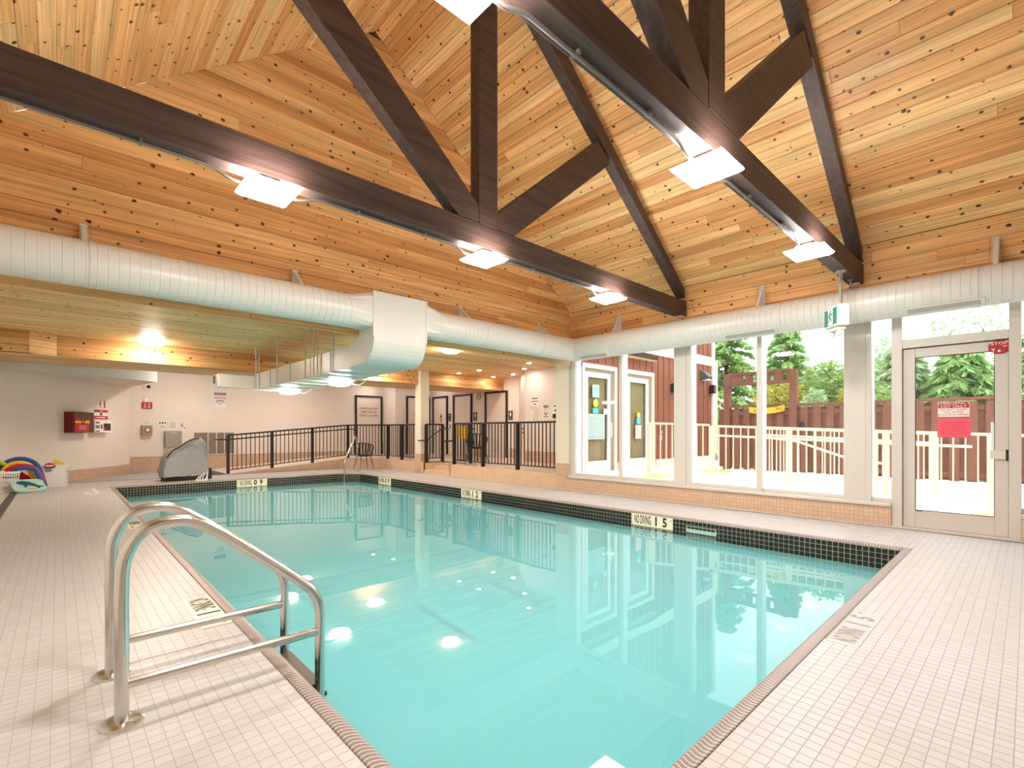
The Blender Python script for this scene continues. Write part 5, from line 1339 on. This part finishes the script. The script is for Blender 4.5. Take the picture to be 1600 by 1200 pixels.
m_ppr2 = M('mint_paper',(168,190,182),.7)
t = odoor(7, 7.93, 8.83, 'white framed glass outside door with posted notices', 0)
def onote(t, x0, x1, z0, z1, mat, name='notice', y=YS+.026):
    mb = MB(); mb.box(x0,y,z0,x1,y+.003,z1); obj(name, mb, mat, t)
onote(t, 8.20,8.44,1.87,2.14,m_ppr2); onote(t, 8.06,8.34,.98,1.52,m_ppr2); onote(t, 8.345,8.63,.98,1.52,m_ppr2); onote(t, 8.60,8.72,1.52,1.64,m_paper)
onote(t, 8.22,8.40,1.53,1.64,M('cyan_sticker',(70,190,210),.5),'sticker')
mb = MB(); mb.cyl((8.31,YS+.025,1.75),(8.31,YS+.027,1.75),.085,16); obj('sticker', mb, M('lime_sticker',(200,220,70),.5), t)
mb = MB()
for k in range(12):
    for xa in (8.09,8.375): mb.box(xa,YS+.0255,1.44-k*.036,xa+.22,YS+.026,1.447-k*.036)
mb.box(8.09,YS+.0255,1.02,8.31,YS+.026,1.035); mb.box(8.375,YS+.0255,1.02,8.60,YS+.026,1.035); mb.box(8.25,YS+.0255,2.06,8.39,YS+.026,2.07); mb.box(8.25,YS+.0255,2.0,8.39,YS+.026,2.01)
obj('lettering', mb, m_greyink, t)
t = odoor(8, 9.48, 10.38, 'white framed glass outside door with a pink sheet', 0)
onote(t, 9.83,10.08,.98,1.30,M('pale_pink_paper',(236,184,180),.7)); onote(t, 9.88,10.05,1.33,1.46,bpy.data.materials['cyan_sticker'],'sticker')
mb = MB(); mb.cyl((9.965,YS+.025,1.53),(9.965,YS+.027,1.53),.07,16); obj('sticker', mb, bpy.data.materials['lime_sticker'], t)
t = thing('intercom', 'small grey intercom beside the outside door with the pink sheet', 'intercom', (10.85,YS,1.1))
mb = MB(); mb.box(10.80,YS-.05,1.10,10.93,YS-.001,1.30); obj('case', mb, m_steel, t, bevel=.004); mb = MB(); mb.box(10.83,YS-.053,1.18,10.90,YS-.0505,1.27); obj('screen', mb, m_ink, t); mb = MB(); mb.box(10.80,YS-.04,.92,10.93,YS-.001,1.05); obj('keypad', mb, m_grey, t)
def sconce(x, z, label):
    t = thing('wall_lamp', label, 'lamp', (x,YS,z)); mb = MB(); mb.box(x-.08,YS-.03,z-.10,x+.08,YS-.001,z+.10); obj('back_plate', mb, m_black, t)
    mb = MB(); mb.box(x-.07,YS-.16,z-.12,x+.07,YS-.031,z+.12); obj('shade', mb, m_black, t, bevel=.01)
sconce(11.45, 2.25, 'black box lamp on the siding right of the outside doors'); sconce(13.62, 2.35, 'black box lamp at the outer corner of the siding')
t = thing('wall_lamp', 'dark hooded lamp on the siding by the corner', 'lamp', (13.1,YS,2.65)); mb = MB(); mb.prism([(12.98,YS-.001,2.55),(12.98,YS-.001,2.86),(12.98,YS-.12,2.80),(12.98,YS-.26,2.66),(12.98,YS-.24,2.60)], (.26,0,0)); obj('hood', mb, M('lamp_hood',(70,66,60),.5), t, bevel=.01)
mb = MB(); mb.box(13.0,YS-.22,2.56,13.22,YS-.03,2.598); obj('lens', mb, m_aluw, t)

# ------------------------------------------------------------------ outside railings
pr_me = MB().box(-.009,-.009,0,.009,.009,1.0).mesh('baluster'); pr_me.materials.append(m_rail)
RX1 = 9.6
pts = [(RX1,y,gz(y)) for y in (-2.4,-.75,.36,1.55,2.95,4.36)]
t = railing('cream railing outside along the sloping path', pts, H=1.04, post=.085, sp=.135, mat=m_rail, pme=pr_me, topw=.07)
t2 = railing('short cream railing outside turning towards the siding', [(RX1,4.36+.05,gz(4.36)),(RX1-.3,5.6,gz(5.6))], H=1.06, post=.07, sp=.12, mat=m_rail, pme=pr_me, topw=.07, posts=[0,1])
mb = MB(); mb.tube([(RX1-.07,.55,.93),(RX1-.07,1.4,.955),(RX1-.07,4.3,1.07)], .02, 8); obj('grab_rail', mb, m_rail, t, smooth=True)
RX2 = 10.45
pts = [(RX2,y,gz(y)-.03) for y in (1.05,1.85,3.7)]
t = railing('cream railing outside with a bent grab rail beside the steps', pts, H=1.05, post=.095, sp=.135, mat=m_rail, pme=pr_me, topw=.07)
mb = MB(); mb.tube(fillet([(RX2-.09,3.6,1.03),(RX2-.09,3.05,.96),(RX2-.09,2.05,.60),(RX2-.09,1.62,.60)],.08,4), .022, 8); mb.tube([(RX2-.09,3.65,1.08),(RX2-.09,1.1,.96)], .02, 8); obj('grab_rail', mb, m_rail, t, smooth=True)
# stairs railing far behind
t = thing('stair_railing', 'white sloping stair railing seen beyond the siding corner', 'railing', (16.2,6.6,.3))
a, b = V((15.6,7.3,2.5)), V((17.0,6.2,1.35))
mb = MB(); mb.bar(a, b, .06, .06); mb.bar(a-Z_*.22, b-Z_*.22, .04, .04); mb.bar(a-Z_*.95, b-Z_*.95, .05, .05); obj('rails', mb, m_rail, t)
for k in range(15):
    q = a.lerp(b, k/14); mb = MB(); mb.box(q.x-.015,q.y-.015,q.z-.95,q.x+.015,q.y+.015,q.z); obj('baluster', mb, m_rail, t)
mb = MB(); mb.bar(a-Z_*1.1, b-Z_*1.1, .1, .3); obj('stringer', mb, M('stair_grey',(168,150,140),.7), t)

# ------------------------------------------------------------------ board fence with the gate arch
FX, FT, FB = 11.6, 1.72, .28
t = thing('board_fence', 'red brown board on board fence with a framed opening', 'fence', (FX,0,FB)); fence = t
fb = MB().box(-.010,-.068,0,.010,.068,1.0).mesh('board'); fb.materials.append(m_fence)
y = -5.0; k = 0
while y < 5.0:
    o = share('board', fb, (FX-.03,y,FB+.01*math.sin(k*7.3)-.02), t, (1,1,FT-FB-.02))
    o = share('board', fb, (FX+.03,y+.118,FB+.03), t, (1,1,FT-FB-.08))
    y += .236; k += 1
mb = MB(); mb.box(FX-.055,-5,FT-.02,FX+.055,4.95,FT+.03); obj('cap_rail', mb, m_fence, t)
mb = MB(); mb.box(FX-.012,-5,FT-.20,FX+.012,4.95,FT-.10); mb.box(FX-.012,-5,FB+.05,FX+.012,4.95,FB+.15); obj('cross_rail', mb, m_fence, t)
for y0 in (3.40, 4.82):
    mb = MB(); mb.box(FX-.06,y0,FB-.2,FX+.06,y0+.14,2.50); obj('arch_post', mb, m_fence, t)
mb = MB(); mb.box(FX-.05,3.541,2.21,FX+.05,4.819,2.28); mb.box(FX-.05,3.541,2.45,FX+.05,4.819,2.51)
y = 3.541
for w_ in (.10,.34,.10,.24,.0):
    pass
for (y0,y1) in ((3.541,3.60),(3.68,3.86),(3.95,4.24),(4.33,4.47),(4.55,4.819)): mb.box(FX-.04,y0,2.281,FX+.04,y1,2.449)
obj('arch_beam', mb, m_fence, t)
t = thing('caution_tape', 'yellow caution banner strung on the fence under the opening', 'banner', (FX-.08,3.9,1.63))
mb = MB(); n_ = 14; y0, y1 = 3.62, 4.36; vs = []
for k in range(n_+1):
    f_ = k/n_; yy = y0+(y1-y0)*f_; zz = 1.60-.05*math.sin(PI*f_)-.02*f_
    vs += [(FX-.10,yy,zz),(FX-.10,yy,zz+.13),(FX-.097,yy,zz),(FX-.097,yy,zz+.13)]
mb.add(vs, [(4*k,4*k+4,4*k+5,4*k+1) for k in range(n_)]+[(4*k+2,4*k+3,4*k+7,4*k+6) for k in range(n_)]); obj('banner', mb, m_yellow, t)
text('AREA', (FX-.1005,4.16,1.615), rX, Z_, .10, m_ink, t, sx=.9); text('ING', (FX-.1005,3.72,1.64), rX, Z_, .10, m_ink, t, sx=.9)
t = thing('path_light', 'small dark light fixed to the fence below the arch', 'lamp', (FX-.08,3.3,1.25)); mb = MB(); mb.box(FX-.12,3.26,1.22,FX-.042,3.34,1.36); mb.cyl((FX-.09,3.3,1.15),(FX-.09,3.3,1.22),.02,8); obj('case', mb, m_black, t, bevel=.008)

# ------------------------------------------------------------------ trees and shrubs
def leafmat(name, c0, c1):
    g = N(name); p = g.n('ShaderNodeNewGeometry'); nz = g.n('ShaderNodeTexNoise'); nz.inputs['Scale'].default_value = 5.0; nz.inputs['Detail'].default_value = 3
    g.l(p.outputs['Position'], nz.inputs['Vector'])
    mr = g.n('ShaderNodeMapRange'); mr.inputs[1].default_value = .3; mr.inputs[2].default_value = .7; g.l(nz.outputs[0], mr.inputs[0])
    col = g.mix(mr.outputs[0], lin(c0), lin(c1))
    b = g.bsdf(col, .6, 0, .25); tr = g.n('ShaderNodeBsdfTranslucent'); g.l(col, tr.inputs[0])
    mx = g.n('ShaderNodeMixShader'); mx.inputs[0].default_value = .35; g.l(b.outputs[0], mx.inputs[1]); g.l(tr.outputs[0], mx.inputs[2])
    g.l(mx.outputs[0], g.out.inputs[0]); return g.m
m_leaf1 = leafmat('conifer_green', (132,176,106), (196,222,146))
m_leaf2 = leafmat('shrub_green', (116,152,86), (186,208,128))
m_leaf3 = leafmat('yellow_green', (150,156,58), (222,206,100))
m_leaf4 = leafmat('pale_green', (146,178,126), (206,224,176))
m_bark = M('bark', (96,76,62), .9, var=.2, scale=12)
def leafcloud(mb, c, r, n, size, droop=0.0, rng=random, asp=.45):
    c = V(c)
    for _ in range(n):
        while True:
            q = V((rng.uniform(-1,1),rng.uniform(-1,1),rng.uniform(-1,1)))
            if .25 < q.length < 1: break
        p = c + V((q.x*r[0],q.y*r[1],q.z*r[2]))
        d = V((rng.gauss(0,1),rng.gauss(0,1),rng.gauss(0,.7)-droop*2)).normalized()
        s = d.cross(V((rng.gauss(0,1),rng.gauss(0,1),rng.gauss(0,1)))).normalized()
        L = size*rng.uniform(.6,1.4); w_ = L*asp
        mb.add([p, p+d*L*.5+s*w_*.5, p+d*L, p+d*L*.5-s*w_*.5], [(0,1,2,3)])
def tree(name, label, base, h, blobs, mat, leaf, droop=0, group=None, trunk=.12, asp=.45):
    t = thing(name, label, 'tree', base, group=group)
    mb = MB(); b = V(base)
    mb.tube(spline([b, b+V((.05,.03,h*.4)), b+V((-.04,.06,h*.75)), b+V((0,0,h))],4), [trunk*(1-.75*k/12) for k in range(13)], 8)
    for (c, r, n) in blobs:
        mb.tube([b+V((0,0,h*.35)), (b+V((0,0,h*.5))+V(c))/2, V(c)], [trunk*.4,trunk*.3,trunk*.12], 6)
    obj('trunk', mb, m_bark, t, smooth=True)
    mb = MB(); rng = random.Random(hash(label) % 1000 if False else len(label)*13)
    for (c, r, n) in blobs: leafcloud(mb, c, r, n, leaf, droop, rng, asp)
    tag(obj('foliage', mb, mat, t), None, kind='stuff')
    return t
def boughs(name, label, base, h, R, n, mat, group=None, sprays=16):
    """conifer with drooping boughs"""
    t = thing(name, label, 'tree', base, group=group); b = V(base); rng = random.Random(len(label)*7)
    mb = MB(); mb.tube([b, b+V((0,0,h))], [.16,.03], 8); obj('trunk', mb, m_bark, t, smooth=True)
    fo = MB(); br = MB()
    for k in range(n):
        f_ = (k+.5)/n; z = h*(.08+.92*f_); rad = R*(1-f_)**.8*rng.uniform(.75,1.1)+.15; a = k*2.399+rng.uniform(-.3,.3)
        d = V((math.cos(a),math.sin(a),0)); pts = [b+V((0,0,z)) + d*rad*s + V((0,0,.16*rad*math.sin(s*PI*.7)-.30*rad*s*s)) for s in (0,.25,.5,.75,1)]
        br.tube(pts, [.03,.022,.015,.01,.005], 5)
        for j in range(sprays):
            s = (.15+.85*j/sprays); i_ = min(3,int(s*4)); q = pts[i_].lerp(pts[i_+1], s*4-i_)
            for e in range(9):
                sd = V((-d.y,d.x,0))*rng.choice((-1,1)); L = rng.uniform(.12,.27)
                dd = (sd*rng.uniform(.3,1)+d*rng.uniform(.2,.8)+V((0,0,-rng.uniform(.3,1.0)))).normalized(); sv = dd.cross(V((rng.gauss(0,1),rng.gauss(0,1),.5))).normalized()
                p = q+V((rng.uniform(-.06,.06),rng.uniform(-.06,.06),rng.uniform(-.05,.05)))
                w_ = L*.15
                fo.add([p, p+dd*L*.45+sv*w_, p+dd*L, p+dd*L*.45-sv*w_], [(0,1,2,3)])
    obj('branches', br, m_bark, t); tag(obj('foliage', fo, mat, t), None, kind='stuff'); return t
G_ = 'trees beyond the fence'
boughs('conifer', 'tall drooping green conifer right at the siding corner beyond the stairs', (17.7,7.5,0), 5.8, 1.8, 100, m_leaf1, sprays=22)
boughs('conifer', 'second drooping conifer seen over the fence arch', (19.0,5.9,0), 5.1, 1.5, 90, m_leaf1, sprays=22)
boughs('conifer', 'conifer with pale drooping boughs behind the left of the exit door glass', (14.0,1.95,0), 3.1, .95, 80, m_leaf4, sprays=20)
boughs('conifer', 'green conifer behind the notices of the exit door', (13.7,.95,0), 3.0, .95, 84, m_leaf1, sprays=20)
boughs('conifer', 'pale conifer boughs over the fence right of the exit door glass', (13.9,-.1,0), 3.1, 1.0, 74, m_leaf4, sprays=20)
tree('leafy_tree', 'leafy tree with yellowing foliage behind the fence arch', (14.7,4.75,0), 2.7, [((14.6,4.7,1.95),(.55,.75,.6),1900),((14.7,4.3,1.6),(.5,.5,.5),1000)], m_leaf3, .12)
tree('leafy_tree', 'green leafy tree right of the fence arch', (15.5,3.7,0), 3.1, [((15.4,3.75,2.35),(.8,.75,.75),2600),((15.5,3.2,2.0),(.7,.7,.7),1900)], m_leaf2, .12)
tree('leafy_tree', 'leafy tree behind the narrow window strip', (16.2,2.5,0), 3.4, [((16.1,2.6,2.4),(.8,.75,.9),2200),((16.1,2.6,3.3),(.8,.7,.6),380)], m_leaf4, .13, trunk=.08)
tree('leafy_tree', 'tall sparse tree with thin twigs above the exit door', (17.4,.2,0), 4.8, [((17.4,.9,4.0),(.9,1.0,.6),330),((17.4,-1.0,4.1),(.9,1.0,.8),420),((17.6,-.2,2.7),(1.0,1.5,.9),1500)], m_leaf4, .14, trunk=.07)
tree('leafy_tree', 'broad green tree far behind the arch', (23,6.6,0), 4.2, [((22.8,7.0,2.8),(1.4,1.5,1.2),2400),((22.8,5.6,2.6),(1.4,1.3,1.1),2200)], m_leaf2, .2)
tree('leafy_tree', 'pale leafy tree far behind the wide post', (22,3.4,0), 3.9, [((21.9,3.4,2.6),(1.5,1.4,1.1),2600)], m_leaf4, .2)
tree('leafy_tree', 'pale leafy tree far behind the exit door', (22,-2.2,0), 4.2, [((21.8,-2.2,2.8),(1.7,2.2,1.2),3000)], m_leaf4, .2)
for (y, l, m_) in ((2.75,'yellow green shrub along the fence between the posts',m_leaf3),(2.1,'green shrub along the fence beside the narrow strip',m_leaf2),(3.4,'pale shrub along the fence right of the arch',m_leaf4),(4.5,'yellow green shrub seen through the fence arch',m_leaf3)):
    t = thing('shrub', l, 'shrub', (12.9,y,.2)); mb = MB(); rng = random.Random(int(y*10))
    leafcloud(mb, (12.9,y,1.45 if y < 4 else 1.25), (.5,.28,.7), 1700, .10, 0, rng, .5); tag(obj('foliage', mb, m_, t), None, kind='stuff')
    mb = MB()
    for k in range(6): mb.tube([(12.9,y,.2),(12.9+.4*math.cos(k),y+.2*math.sin(k),1.3)], [.02,.006], 5)
    obj('stems', mb, m_bark, t)
